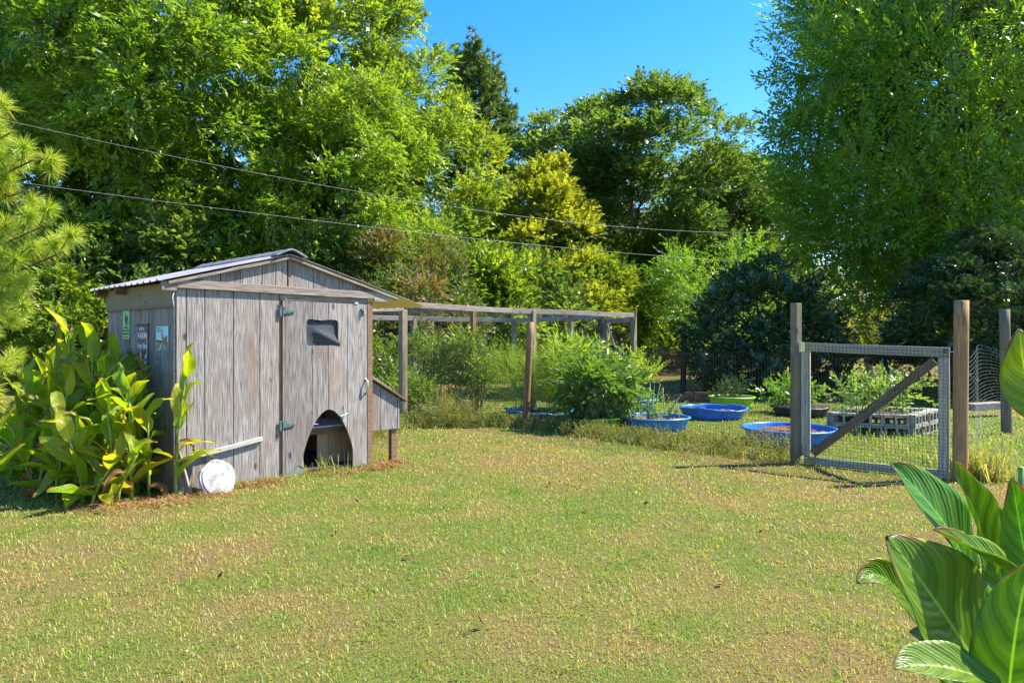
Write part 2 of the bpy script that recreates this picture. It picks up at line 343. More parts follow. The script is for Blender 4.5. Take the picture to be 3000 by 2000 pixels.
def ground_mat():
    m, nt, b, L, nn = new_mat('lawn_ground')
    b.inputs['Roughness'].default_value = 0.95; b.inputs['Specular IOR Level'].default_value = 0.1
    at = nn('Attribute'); at.attribute_name = 'green'
    geo = nn('NewGeometry')
    n1 = nn('TexNoise'); n1.inputs['Scale'].default_value = 24; n1.inputs['Detail'].default_value = 6; L.new(geo.outputs['Position'], n1.inputs['Vector'])
    n2 = nn('TexNoise'); n2.inputs['Scale'].default_value = 110; n2.inputs['Detail'].default_value = 3; L.new(geo.outputs['Position'], n2.inputs['Vector'])
    r1 = nn('ValToRGB'); e = r1.color_ramp.elements; e[0].position = 0.3; e[1].position = 0.7; e[0].color = (0.07, 0.042, 0.02, 1); e[1].color = (0.27, 0.19, 0.08, 1); L.new(n2.outputs['Fac'], r1.inputs['Fac'])
    r2 = nn('ValToRGB'); e = r2.color_ramp.elements; e[0].position = 0.3; e[1].position = 0.7; e[0].color = (0.035, 0.055, 0.012, 1); e[1].color = (0.17, 0.20, 0.035, 1); L.new(n2.outputs['Fac'], r2.inputs['Fac'])
    a = nn('Math'); a.operation = 'MULTIPLY_ADD'; a.inputs[1].default_value = 0.9; L.new(n1.outputs['Fac'], a.inputs[0]); 
    s = nn('Math'); s.operation = 'SUBTRACT'; s.inputs[1].default_value = 0.42; L.new(at.outputs['Fac'], s.inputs[0]); L.new(s.outputs[0], a.inputs[2])
    c = mixc(nt, L, a.outputs[0], r1.outputs['Color'], r2.outputs['Color'])
    L.new(c, b.inputs['Base Color'])
    bp = nn('Bump'); bp.inputs['Strength'].default_value = 0.7; bp.inputs['Distance'].default_value = 0.02
    L.new(n2.outputs['Fac'], bp.inputs['Height']); L.new(bp.outputs['Normal'], b.inputs['Normal'])
    return m
M['ground'] = ground_mat()

# ------------------------------------------------------------------ ground
xs = np.concatenate([np.linspace(-600, -40, 8)[:-1], np.arange(-40, -8, 1.0), np.arange(-8, 12, 0.2), np.arange(12, 40, 1.0), np.linspace(40, 600, 8)])
ys = np.concatenate([np.linspace(-200, -4, 6)[:-1], np.arange(-4, 1, 1.0), np.arange(1, 24, 0.2), np.arange(24, 70, 1.0), np.linspace(70, 900, 8)])
gx, gy = np.meshgrid(xs, ys); fade = np.clip((60 - np.abs(gy)) / 20, 0, 1) * np.clip((45 - np.abs(gx)) / 10, 0, 1)
gV = np.stack([gx.ravel(), gy.ravel(), (gz(gx, gy) * fade).ravel()], 1)
nx, ny = len(xs), len(ys); ii = np.arange(ny - 1)[:, None] * nx + np.arange(nx - 1)[None]
gF = np.stack([ii, ii + 1, ii + nx + 1, ii + nx], -1).reshape(-1, 4)
ground = obj_np('ground', gV, gF, M['ground'], attrs={'green': green(gx, gy).ravel()}, smooth=True)
tag(ground, 'dry mown lawn of straw and green grass over the yard', kind='structure')

# ------------------------------------------------------------------ grass blades
rng = np.random.default_rng(7)
def blades(P, h, w, lean, rnd, rg, seg=1):
    """bent two-piece blades standing at P"""
    n = len(P); a = rg.random(n) * 6.283; d = np.stack([np.cos(a), np.sin(a), np.zeros(n)], 1)
    a2 = a + 1.57 + rg.normal(0, 0.5, n); s = np.stack([np.cos(a2), np.sin(a2), np.zeros(n)], 1) * (w / 2)[:, None]
    ln = lean * rg.random(n) ** 0.7
    up = np.array([0, 0, 1.0])
    m = P + d * (h * ln * 0.42)[:, None] + up * (h * 0.62 * np.sqrt(np.clip(1 - ln ** 2 * 0.5, 0.05, 1)))[:, None]
    t = P + d * (h * ln * 1.05)[:, None] + up * (h * np.clip(1.0 - ln * 0.62, 0.12, 1))[:, None]
    V = np.stack([P - s, P + s, m + s * 0.8, m - s * 0.8, t], 1).reshape(-1, 3)
    b = np.arange(n)[:, None] * 5
    F = np.concatenate([b + np.array([[0, 1, 2]]), b + np.array([[0, 2, 3]]), b + np.array([[3, 2, 4]])], 0)
    return V, F, np.tile(rnd, 3)
def scatter(y0, y1, dens, rg, margin=1.2):
    k = 1560 / FPX
    area = (y1 - y0) * ((y0 + y1) * k + 2 * margin)
    n = int(area * dens)
    y = np.sqrt(rg.random(n) * (y1 ** 2 - y0 ** 2) + y0 ** 2); x = (rg.random(n) * 2 - 1) * (y * k + margin)
    return x, y
COOP = np.array([-3.566, 7.53]); D1 = np.array([0.695, 0.719]); D2 = np.array([-0.719, 0.695])
def in_coop(x, y, m=0.0):
    u = (x - COOP[0]) * D1[0] + (y - COOP[1]) * D1[1]; v = (x - COOP[0]) * D2[0] + (y - COOP[1]) * D2[1]
    return (u > -m) & (u < 2.48 + m) & (v > -m) & (v < 2.19 + m)
def grass_zone(name, label, zones, mat):
    Vs = []; Fs = []; Rs = []; off = 0
    for (y0, y1, dens, h0, w0) in zones:
        x, y = scatter(y0, y1, dens, rng)
        g = green(x, y)
        keep = ~in_coop(x, y, -0.02) & (rng.random(len(x)) < 0.45 + 0.75 * N2.fbm(x * 5.0, y * 5.0, 2))
        x, y, g = x[keep], y[keep], g[keep]
        n = len(x); P = np.stack([x, y, gz(x, y) - 0.003], 1)
        h = h0 * (0.4 + 0.9 * rng.random(n) ** 1.5) * (0.6 + 0.8 * N3.fbm(x * 7.0, y * 7.0, 2)); w = w0 * (0.6 + 0.8 * rng.random(n))
        rnd = np.clip(g * 0.92 + rng.normal(0, 0.24, n), 0.0, 1.0)
        a, b, c = blades(P, h, w, 1.0, rnd, rng)
        Vs.append(a); Fs.append(b + off); Rs.append(c); off += len(a)
    o = obj_np(name, np.concatenate(Vs), np.concatenate(Fs), mat, rnd=np.concatenate(Rs))
    tag(o, label, 'grass', kind='stuff')
grass_zone('grass', 'short mown grass, green mixed with straw, covering the yard',
           [(2.6, 4.6, 4200, 0.036, 0.0042), (4.6, 7.5, 2300, 0.042, 0.0055), (7.5, 11, 1100, 0.048, 0.008), (11, 16, 430, 0.055, 0.013), (16, 26, 150, 0.06, 0.02)], M['grass'])


# ------------------------------------------------------------------ chicken coop (local x along its front, y to the back)
RZ = math.atan2(D1[1], D1[0])
coop = thing('chicken_coop', (COOP[0], COOP[1], 0), 'weathered grey wooden chicken coop with metal gable roof and arched doorway', 'coop', RZ)
W, DP = 2.48, 2.19
def roofz(u): return 2.655 - 0.269 * abs(u - 1.287)          # underside of the sheets
RIDGE = 1.287
def strips_mesh(name, u0, u1, zfun, mat, y0, y1, step=0.0125):
    """board standing in the plane y, made of upright strips; zfun(u) gives its solid [z0, z1] runs"""
    n = max(1, int(math.ceil((u1 - u0) / step))); V = []; F = []
    us = [u0 + (u1 - u0) * i / n for i in range(n + 1)]
    runs = [zfun(u) for u in us]
    for i in range(n):
        a, b = runs[i], runs[i + 1]
        if len(a) != len(b):
            a = b = a if len(a) > len(b) else b
        for (r0, r1), (q0, q1) in zip(a, b):
            o = len(V); x0, x1 = us[i], us[i + 1]
            V += [(x0, y0, r0), (x1, y0, q0), (x1, y0, q1), (x0, y0, r1), (x0, y1, r0), (x1, y1, q0), (x1, y1, q1), (x0, y1, r1)]
            F += [(o, o + 1, o + 2, o + 3), (o + 5, o + 4, o + 7, o + 6), (o + 3, o + 2, o + 6, o + 7), (o + 4, o + 5, o + 1, o)]
            if i == 0: F.append((o + 4, o, o + 3, o + 7))
            if i == n - 1: F.append((o + 1, o + 5, o + 6, o + 2))
            if 0 < i and len(runs[i - 1]) != len(runs[i]): F.append((o + 4, o, o + 3, o + 7))
            if i < n - 1 and len(runs[i + 1]) != len(runs[min(i + 2, n)]): F.append((o + 1, o + 5, o + 6, o + 2))
    return mesh_py(name, V, F, mat)
def board_obj(parent, u0, u1, zfun, y0, y1, mat=None, step=0.0125, name='board'):
    g = 0.0048
    # object origin at the board's own middle so that its grain is its own
    me = strips_mesh(name, u0 + g, u1 - g, zfun, mat or M['siding'], y0, y1, step)
    return put(bpy.data.objects.new(name, me), parent)
# fixed left panel
lp = box('front_panel', coop, (0.0, 0.012, 0.0), (1.170, 0.03, 2.2), M['darkline'], 0)
ru = lambda u: [(0.0 + 0.01 * math.sin(u * 9), 2.19)]
for a, b in ((0.0, 0.105), (0.105, 0.302), (0.302, 0.622), (0.622, 0.933), (0.933, 1.174)):
    o = board_obj(lp, a, b, ru, -0.012, 0.008, step=0.2); o.location = -lp.location
# gable above the header
gp = board_obj(coop, 0.02, 2.46, lambda u: [(2.19, roofz(u) - 0.03)], 0.006, 0.024, M['darkline'], 0.05, 'gable_panel')
cuts = [0.0, 0.24, 0.47, 0.70, 0.96, 1.13, 1.277, 1.287, 1.62, 1.98, 2.25, 2.48]
for a, b in zip(cuts[:-1], cuts[1:]):
    if b - a < 0.02: continue
    board_obj(gp, a, b, lambda u: [(2.215, max(2.22, roofz(u) - 0.022))], -0.012, 0.006, step=0.04)
# door with arched hole and screened window
AC, AH = 1.83, 0.35
def arch(u):
    t = (u - AC) / AH
    if abs(t) >= 1: return None
    return 0.25 + 0.53 * (1 - abs(t) ** 1.9) ** 0.85
WU0, WU1, WZ0, WZ1 = 1.525, 1.965, 1.575, 1.89
def doorz(u):
    zt, zb = 2.108 - 0.004 * (u - 1.24), 0.02
    a = arch(u); runs = []
    lo = zb if a is None else a
    if WU0 < u < WU1:
        e = min(u - WU0, WU1 - u); c = 0.035 - math.sqrt(max(0, 0.035 ** 2 - max(0, 0.035 - e) ** 2)) if e < 0.035 else 0
        wob = 0.006 * math.sin(u * 21)
        runs = [(lo, WZ0 + c), (WZ1 - c + wob, zt)]
    else: runs = [(lo, zt)]
    return runs
door = tag(bpy.data.objects.new('door', None), None); C.objects.link(door); door.parent = coop; door.location = (1.25, -0.008, 0); 
dc = [1.209, 1.24, 1.60, 1.825, 2.10, 2.395]
for a, b in zip(dc[:-1], dc[1:]):
    sp = sorted(set([a + 0.0035, b - 0.0035] + [q for q in (WU0, WU1, AC - AH, AC + AH) if a < q < b]))
    V = []; F = []
    for i in range(len(sp) - 1):
        e = 1e-4; me = strips_mesh('board', sp[i] + e, sp[i + 1] - e, doorz, M['siding'], -0.016, 0.006, 0.008)
        o = len(V); V += [tuple(v.co) for v in me.vertices]; F += [tuple(k + o for k in p.vertices) for p in me.polygons]; bpy.data.meshes.remove(me)
    whole = any(len(doorz(q)) == 1 for q in (a + 0.01, b - 0.01))
    for part in ([F] if whole else [[f for f in F if sum(V[k][2] for k in f) / len(f) < 1.7], [f for f in F if sum(V[k][2] for k in f) / len(f) >= 1.7]]):
        used = sorted({k for f in part for k in f}); ix = {k: i for i, k in enumerate(used)}
        obj_py('board', [(V[k][0] - 1.25, V[k][1], V[k][2]) for k in used], [tuple(ix[k] for k in f) for f in part], M['siding'], door)
# window cloth: a sagging dark sheet behind the opening
V = []; F = []; n, m = 16, 12
for i in range(n + 1):
    for j in range(m + 1):
        a, b = i / n, j / m
        dz = -0.03 * math.exp(-((a - 0.42) / 0.16) ** 2) * (b > 0.8) * (b - 0.8) / 0.2 if b > 0.8 else 0
        fold = 0.035 * math.exp(-((b - (0.62 - 0.62 * (a - 0.25))) / 0.10) ** 2) * (0.2 < a) * min(1, (a - 0.2) * 4 if a > 0.2 else 0)
        V.append((WU0 - 0.02 + (WU1 - WU0 + 0.04) * a - 1.25, 0.012 - fold + 0.018 * math.sin(a * 5 + b * 3) * (1 - b), WZ0 - 0.03 + (WZ1 - WZ0 + 0.03) * b + dz))
for i in range(n):
    for j in range(m): F.append((i * (m + 1) + j, (i + 1) * (m + 1) + j, (i + 1) * (m + 1) + j + 1, i * (m + 1) + j + 1))
obj_py('window_cloth', V, F, M['black'], door, True)
# posts, lintel, header
box('door_post', coop, (1.165, 0.016, 0.0), (1.225, 0.07, 2.12), M['inside'], 0.002)
box('corner_post', coop, (2.402, -0.022, 0.02), (2.482, 0.06, 2.14), M['plank_brown'], 0.003)
box('corner_trim', coop, (-0.020, 0.0, 0.0), (-0.003, 0.03, 2.18), M['plank'], 0.002)
beam('lintel', coop, (1.18, -0.004, 2.148), (2.40, -0.004, 2.142), 0.03, 0.066, M['plank'], rough=0.002, seed=2, cuts=6)
beam('header', coop, (-0.006, -0.034, 2.236), (2.486, -0.034, 2.226), 0.036, 0.092, M['plank'], rough=0.003, seed=3, cuts=8)
for u0, u1, z in ((-0.16, -0.008, 2.212), (2.488, 2.72, 2.195)):
    beam('header_end', coop, (u0, -0.034, z), (u1, -0.034, z), 0.034, 0.10, M['plank'])
# side, back and right walls
def wall(name, at, ang, length, hfun, nb, mat=None):
    w = tag(bpy.data.objects.new(name, None)); C.objects.link(w); w.parent = coop; w.location = at; w.rotation_euler = (0, 0, ang)
    box('backing', w, (0.01, 0.012, 0.0), (length - 0.01, 0.022, min(hfun(0), hfun(length)) - 0.02), M['inside'], 0)
    for i in range(nb):
        a, b = length * i / nb, length * (i + 1) / nb
        board_obj(w, a, b, lambda u: [(0.0, hfun(u))], -0.008, 0.012, mat or M['siding'], step=0.3)
    return w
wall('side_wall', (0, DP, 0), -math.pi / 2, DP, lambda u: 2.26, 11)
wall('side_wall', (W, 0.06, 0), math.pi / 2, DP - 0.06, lambda u: 1.30, 10)  # right wall stops low: added opening, out of view, lets daylight inside
wall('back_wall', (W, DP, 0), math.pi, W, lambda u: 1.15, 12)  # back wall left open above as well, to light the interior
for u, v in ((0.03, DP - 0.05), (W - 0.05, DP - 0.05), (1.27, DP - 0.05), (W - 0.05, 1.1)): box('wall_post', coop, (u, v, 0.03), (u + 0.045, v + 0.045, roofz(u) - 0.02), M['plank_brown'], 0.003)
beam('wall_plate', coop, (W - 0.03, 0.08, 2.17), (W - 0.03, DP - 0.06, 2.17), 0.045, 0.09, M['plank_brown'])
beam('wall_plate', coop, (0.06, DP - 0.03, 2.19), (W - 0.07, DP - 0.03, 2.19), 0.045, 0.09, M['plank_brown'])
box('side_fascia', coop, (-0.034, 0.02, 2.012), (-0.010, DP - 0.0, 2.262), M['plank_mossy'], 0.003)
for v in (1.42, 2.12): box('rafter_tail', coop, (-0.155, v, 2.185), (-0.036, v + 0.045, 2.285), M['plank_brown'], 0.003)
box('fascia_edge', coop, (-0.045, 0.02, 1.995), (-0.012, DP, 2.010), M['plank'], 0.002)
# roof sheets with ribs
def sheet(name, ue, v0, v1):
    sg = -1 if ue < RIDGE else 1; run = abs(ue - RIDGE); nv = 96; nu = 6
    V = []; F = []
    for i in range(nv + 1):
        v = v0 + (v1 - v0) * i / nv
        ph = (v - v0) / 0.19 % 1.0; rib = 0.022 * max(0, min(1, (0.16 - abs(ph - 0.5)) / 0.07)) + 0.0
        for j in range(nu + 1):
            d = run * j / nu
            V.append((RIDGE + sg * d, v, 2.658 - 0.269 * d + rib + 0.004 * math.sin(v * 3 + d * 2)))
    for i in range(nv):
        for j in range(nu):
            q = (i * (nu + 1) + j, (i + 1) * (nu + 1) + j, (i + 1) * (nu + 1) + j + 1, i * (nu + 1) + j + 1)
            F.append(q if sg < 0 else q[::-1])
    o = obj_py(name, V, F, M['roof'], coop); o.data.materials.append(M['roof_under'])
    md = o.modifiers.new('thickness', 'SOLIDIFY'); md.thickness = 0.004; md.offset = -1; md.material_offset = 1; md.material_offset_rim = 0
    return o
sheet('roof_sheet', -0.19, -0.085, DP + 0.09); sheet('roof_sheet', 3.34, -0.085, DP + 0.09)
for sg, ue in ((-1, -0.10), (1, 2.86)):
    d = abs(ue - RIDGE)
    beam('rake_board', coop, (RIDGE + sg * 0.004, -0.048, 2.615), (ue, -0.048, 2.615 - 0.269 * d), 0.055, 0.032, M['plank'], cuts=3)
    for v in (1.42, 2.12):
        beam('rafter', coop, (RIDGE + sg * 0.02, v + 0.022, 2.59), (ue, v + 0.022, 2.59 - 0.269 * d), 0.04, 0.07, M['plank_brown'])
# ridge cap
V = []; F = []; n = 26
for i in range(n + 1):
    v = -0.115 + (DP + 0.22) * i / n; w = 0.004 * math.sin(i * 2.1)
    for du, dz in ((-0.20, -0.022 + w), (-0.13, 0.012), (-0.05, 0.048 - w), (0.0, 0.060 + w), (0.05, 0.048), (0.13, 0.012 - w), (0.20, -0.022)):
        V.append((RIDGE + du, v, 2.664 + dz))
for i in range(n):
    for j in range(6): F.append((i * 7 + j, i * 7 + j + 1, (i + 1) * 7 + j + 1, (i + 1) * 7 + j))
o = obj_py('ridge_cap', V, F, M['tarpaper'], coop); md = o.modifiers.new('t', 'SOLIDIFY'); md.thickness = 0.02; md.offset = -1
# hinges, handle, latches
def t_hinge(z, rz=0.0):
    mb = MB(); mb.boxm(Matrix.Translation((-0.062, -0.026, z)), 0.045, 0.010, 0.125)
    V = [(-0.042, -0.034, z - 0.027), (0.115, -0.034, z - 0.006), (0.115, -0.034, z + 0.008), (-0.042, -0.034, z + 0.027)]
    V += [(a, b + 0.012, c) for a, b, c in V]
    mb.add((V, [(0, 1, 2, 3), (7, 6, 5, 4), (0, 4, 5, 1), (1, 5, 6, 2), (2, 6, 7, 3), (3, 7, 4, 0)]))
    mb.tube([(-0.042, -0.034, z - 0.06), (-0.042, -0.034, z + 0.06)], 0.007)
    for dx, dz in ((-0.07, 0.048), (-0.07, -0.048), (0.02, 0), (0.08, 0)):
        mb.tube([(dx, -0.024, z + dz), (dx, -0.039, z + dz)], 0.005, 6)
    mb.build('hinge', M['galv_green'], door)
t_hinge(1.98); t_hinge(0.63)
mb = MB(); hx = 1.12
mb.tube([(hx, -0.02, 1.125), (hx, -0.055, 1.112), (hx, -0.065, 1.06), (hx, -0.065, 1.02), (hx, -0.055, 0.975), (hx, -0.02, 0.96)], [0.010, 0.011, 0.014, 0.014, 0.011, 0.010], 8)
for z in (1.13, 0.955): mb.boxm(Matrix.Translation((hx, -0.019, z)), 0.035, 0.006, 0.035)
mb.build('handle', M['galv'], door, True)
def turn_latch(x, z, rot):
    mb = MB(); R = Matrix.Translation((x, -0.028, z)) @ Matrix.Rotation(rot, 4, 'Y')
    mb.boxm(R, 0.035, 0.016, 0.085); mb.boxm(R @ Matrix.Translation((0, -0.014, 0.0)), 0.018, 0.02, 0.04)
    mb.tube([R @ Vector((-0.02, -0.02, -0.05)), R @ Vector((0.02, -0.02, 0.05))], 0.006)
    mb.build('latch', M['galv'], door)
turn_latch(1.08, 2.02, -0.5); turn_latch(0.78, 0.70, 0.9)
box('latch', door, (0.95, -0.024, 2.10), (1.005, -0.016, 2.125), M['galv'], 0.001)
tube('cord', coop, [(-0.02, -0.03, 2.17), (-0.045, -0.035, 2.10), (-0.035, -0.03, 2.02), (-0.03, -0.012, 2.0)], 0.004, M['sign_white'], 6)
tube('cord', coop, [(1.21, -0.05, 2.15), (1.235, -0.07, 2.105), (1.28, -0.07, 2.075), (1.30, -0.06, 2.095), (1.25, -0.06, 2.10), (1.22, -0.05, 2.14)], 0.0045, M['wire'], 6)
# inside of the coop
box('floor', coop, (0.03, 0.05, 0.0), (W - 0.03, DP - 0.03, 0.05), M['soil'], 0)
sh = box('shelf', coop, (1.40, 0.20, 0.53), (2.40, 0.95, 0.552), M['shelf'], 0.002)
beam('shelf_rail', coop, (1.66, 0.225, 0.488), (2.39, 0.225, 0.488), 0.035, 0.075, M['plank_brown'])
for i, (a, b) in enumerate(((1.86, 2.02), (2.024, 2.2), (2.204, 2.39))):
    box('inner_board', coop, (a, 0.30, 0.05), (b, 0.32, 0.528), M['inside'], 0.002)
for a, b in ((1.30, 1.45), (1.454, 1.62)): box('inner_board', coop, (a, 1.2, 0.05), (b, 1.22, 2.1), M['inside'], 0.002)
for v in (0.75, 1.5): beam('perch', coop, (0.05, v, 1.15), (1.6, v, 1.15), 0.05, 0.05, M['plank_brown'])
# nest box on the right wall
nb = tag(bpy.data.objects.new('nest_box', None)); C.objects.link(nb); nb.parent = coop; nb.location = (W, 0.10, 0.0)
slope = lambda u: [(0.440 - 0.016 * u, 1.135 - 0.585 * u)]
for a, b in ((0.005, 0.20), (0.20, 0.485)): board_obj(nb, a, b, slope, -0.012, 0.008, step=0.3)
board_obj(nb, 0.485, 0.52, lambda u: [(0.436, 0.86)], -0.016, 0.012, step=0.3)
box('side_panel', nb, (0.495, 0.014, 0.43), (0.515, 1.2, 0.845), M['siding'], 0.002)
box('bottom_panel', nb, (0.0, 0.012, 0.445), (0.49, 1.2, 0.46), M['siding'], 0.002)
board_obj(nb, 0.0, 0.5, slope, 1.2, 1.215, step=0.3, name='back_panel')
beam('lid', nb, (-0.01, 0.575, 1.165), (0.62, 0.575, 0.80), 1.28, 0.024, M['plank_brown'], rough=0.004, seed=5, cuts=5)
beam('lid_edge', nb, (0.02, 0.575, 1.168), (0.36, 0.575, 0.971), 1.27, 0.018, M['plank'], rough=0.002, cuts=3)
for v in (0.0, 1.1): box('leg', nb, (0.405, v + 0.016, -0.05), (0.50, v + 0.085, 0.444), M['plank_brown'], 0.004)

# things leaning on, fixed to or lying by the coop
def on_coop(u, v, z=0.0): return Vector((COOP[0] + D1[0] * u + D2[0] * v, COOP[1] + D1[1] * u + D2[1] * v, z))
o = beam('nailed_strip', None, on_coop(0.045, -0.034, 0.376), on_coop(0.95, -0.034, 0.505), 0.042, 0.047, M['white_wood'], rough=0.003, cuts=4)
tag(o, 'pale wooden strip nailed aslant across the lower front of the coop', 'strip')
o = beam('leaning_board', None, on_coop(0.085, -0.17, -0.03), on_coop(0.0, -0.045, 0.46), 0.03, 0.075, M['plank'], cuts=3, roll=1.2)
tag(o, 'narrow grey board leaning on the corner of the coop', 'board')
# round white stone
bm = bmesh.new(); bmesh.ops.create_cone(bm, cap_ends=True, segments=28, radius1=0.205, radius2=0.19, depth=0.055)
bmesh.ops.bevel(bm, geom=[e for e in bm.edges if len(e.link_faces) == 2 and e.calc_face_angle(0) > 0.6], offset=0.016, segments=2, affect='EDGES')
r = random.Random(4)
for v in bm.verts:
    a = math.atan2(v.co.y, v.co.x); k = 1 - 0.07 * math.sin(a) + 0.05 * math.sin(2 * a + 1) + 0.03 * math.sin(5 * a) + r.uniform(-0.008, 0.008); v.co.x *= k; v.co.y *= 1.08 * k
o = bm_obj('round_stone', bm, M['stone'], None, False)
o.location = on_coop(0.35, -0.22, 0.17); o.rotation_euler = (Matrix.Rotation(RZ + 0.12, 4, 'Z') @ Matrix.Rotation(math.radians(72), 4, 'X')).to_euler()
tag(o, 'round white pitted stone slab leaning on the foot of the coop wall', 'stone')

# ------------------------------------------------------------------ signs on the shaded side wall
def sign_root(name, v, z, label, sx, sz):        # local x to the right as read, local z up, faces away from the wall
    p = on_coop(-0.013, v, z)
    o = thing(name, p, label, 'sign', RZ - math.pi / 2); o.scale = (sx, 1, sz); return o
def flat(name, parent, pts, mat, d):
    n = len(pts); V = [(x, -d, z) for x, z in pts] + [(x, -d + 0.0015, z) for x, z in pts]
    F = [tuple(range(n)), tuple(range(2 * n - 1, n - 1, -1))] + [(i, i + n, (i + 1) % n + n, (i + 1) % n) for i in range(n)]
    return obj_py(name, V, F, mat, parent)
def rect(x0, z0, x1, z1): return [(x0, z0), (x1, z0), (x1, z1), (x0, z1)]
def text(parent, s, x, z, size, mat, d, sx=1.0, shear=0.0):
    cu = bpy.data.curves.new('lettering', 'FONT'); cu.body = s; cu.size = size; cu.align_x = 'CENTER'; cu.align_y = 'CENTER'; cu.extrude = 0.0006; cu.shear = shear
    cu.offset = size * 0.012
    cu.materials.append(mat); t = bpy.data.objects.new('lettering', cu); me = bpy.data.meshes.new_from_object(t); bpy.data.objects.remove(t)
    o = put(bpy.data.objects.new('lettering', me), parent); o['kind'] = 'stuff'
    o.location = (x, -d, z); o.rotation_euler = (math.radians(90), 0, 0); o.scale = (sx, 1, 1); return o
HEN = [(-0.022, 0.10), (-0.012, 0.085), (-0.004, 0.035), (0.01, 0.02), (0.024, 0.03), (0.038, 0.062), (0.046, 0.058), (0.042, 0.03), (0.032, -0.02), (0.018, -0.065), (0.006, -0.085), (-0.006, -0.07), (-0.016, -0.02), (-0.022, 0.04)]
# side wall: local x of a sign grows towards the front corner; v is measured from that corner
s = sign_root('chicken_sign', 1.486, 1.846, 'green sign with black hen silhouette and lettering on the side of the coop', 1.39, 0.66)
# local x points to -v: the reader at the left of the coop sees the front corner on the right
box('panel', s, (-0.085, -0.006, -0.29), (0.085, 0.0, 0.29), M['sign_green'], 0.001)
flat('top_band', s, rect(-0.083, 0.215, 0.083, 0.288), M['sign_lime'], 0.0085)
text(s, 'CHICKENS:', 0, 0.235, 0.042, M['darkline'], 0.010, 0.72)
flat('hen', s, [(x * 1.2, z * 1.1 + 0.075) for x, z in HEN], M['darkline'], 0.009)
for dx in (-0.004, 0.014): flat('hen_leg', s, rect(dx, -0.055, dx + 0.004, -0.012), M['darkline'], 0.009)
flat('egg', s, [(0.05 + 0.010 * math.cos(a), -0.01 + 0.02 * math.sin(a)) for a in np.linspace(0, 6.28, 10)[:-1]], M['darkline'], 0.009)
for t, z in (('THE PET', -0.085), ('THAT POOPS', -0.14), ('BREAKFAST', -0.195)): text(s, t, 0, z, 0.044, M['darkline'], 0.0085, 0.62)
for x0, x1 in ((-0.06, -0.02), (-0.01, 0.008), (0.018, 0.06)): flat('small_print', s, rect(x0, -0.262, x1, -0.248), M['darkline'], 0.0085)
s = sign_root('farm_sign', 0.939, 1.55, 'brown sign with white farm eggs lettering and hen on the side of the coop', 1.38, 0.80)
box('panel', s, (-0.125, -0.006, -0.42), (0.125, 0.0, 0.33), M['sign_brown'], 0.001)
box('top_rod', s, (-0.15, -0.014, 0.325), (0.15, 0.0, 0.345), M['darkline'], 0.002)
text(s, 'HOWELL', -0.005, 0.275, 0.062, M['sign_white'], 0.0085, 0.52); text(s, 'FARM', 0, 0.175, 0.135, M['sign_white'], 0.0085, 0.62)
text(s, 'Fresh Eggs', 0, 0.03, 0.12, M['sign_white'], 0.0085, 0.42, 0.35)
flat('white_hen', s, [(x * 2.2 + 0.0, z * 1.9 - 0.20) for x, z in HEN], M['sign_white'], 0.009)
flat('edge_stripe', s, rect(0.108, -0.40, 0.116, 0.20), M['sign_white'], 0.009)
s = sign_root('road_sign', 0.339, 1.66, 'photo sign of a brown hen on a road on the side of the coop', 1.37, 0.53)
box('panel', s, (-0.13, -0.006, -0.25), (0.13, 0.0, 0.25), M['sign_sky'], 0.002)
flat('field', s, [(-0.128, -0.09), (0.0, -0.055), (0.128, -0.07), (0.128, -0.10), (0.0, -0.075), (-0.128, -0.02)][::-1], M['sign_field'], 0.0085)
flat('road', s, [(-0.128, -0.245), (0.128, -0.245), (0.128, -0.105), (0.02, -0.075), (-0.128, -0.11)], M['sign_road'], 0.0090)
flat('road_line', s, [(-0.06, -0.243), (-0.035, -0.243), (0.018, -0.085), (0.012, -0.085)], M['sign_white'], 0.0110)
flat('hen', s, [(0.0, 0.105), (0.012, 0.09), (0.03, 0.02), (0.07, 0.015), (0.10, 0.06), (0.115, 0.02), (0.10, -0.06), (0.08, -0.13), (0.05, -0.14), (0.03, -0.08), (0.015, 0.0), (0.005, 0.06)], M['hen'], 0.0115)
flat('hen_comb', s, [(-0.008, 0.09), (0.004, 0.115), (0.012, 0.09), (0.004, 0.05)], M['red'], 0.0125)
for dx in (0.045, 0.075): flat('hen_leg', s, rect(dx, -0.235, dx + 0.006, -0.135), M['sign_white'], 0.0115)
for i, (x1, z) in enumerate(((-0.02, 0.215), (0.02, 0.178), (0.045, 0.143))): 
    x = -0.115
    while x < x1: 
        wd = 0.012 + 0.016 * ((i * 7 + int(x * 900)) % 3) / 2; flat('small_print', s, rect(x, z - 0.007, min(x1, x + wd), z + 0.007), M['darkline'], 0.0085); x += wd + 0.004

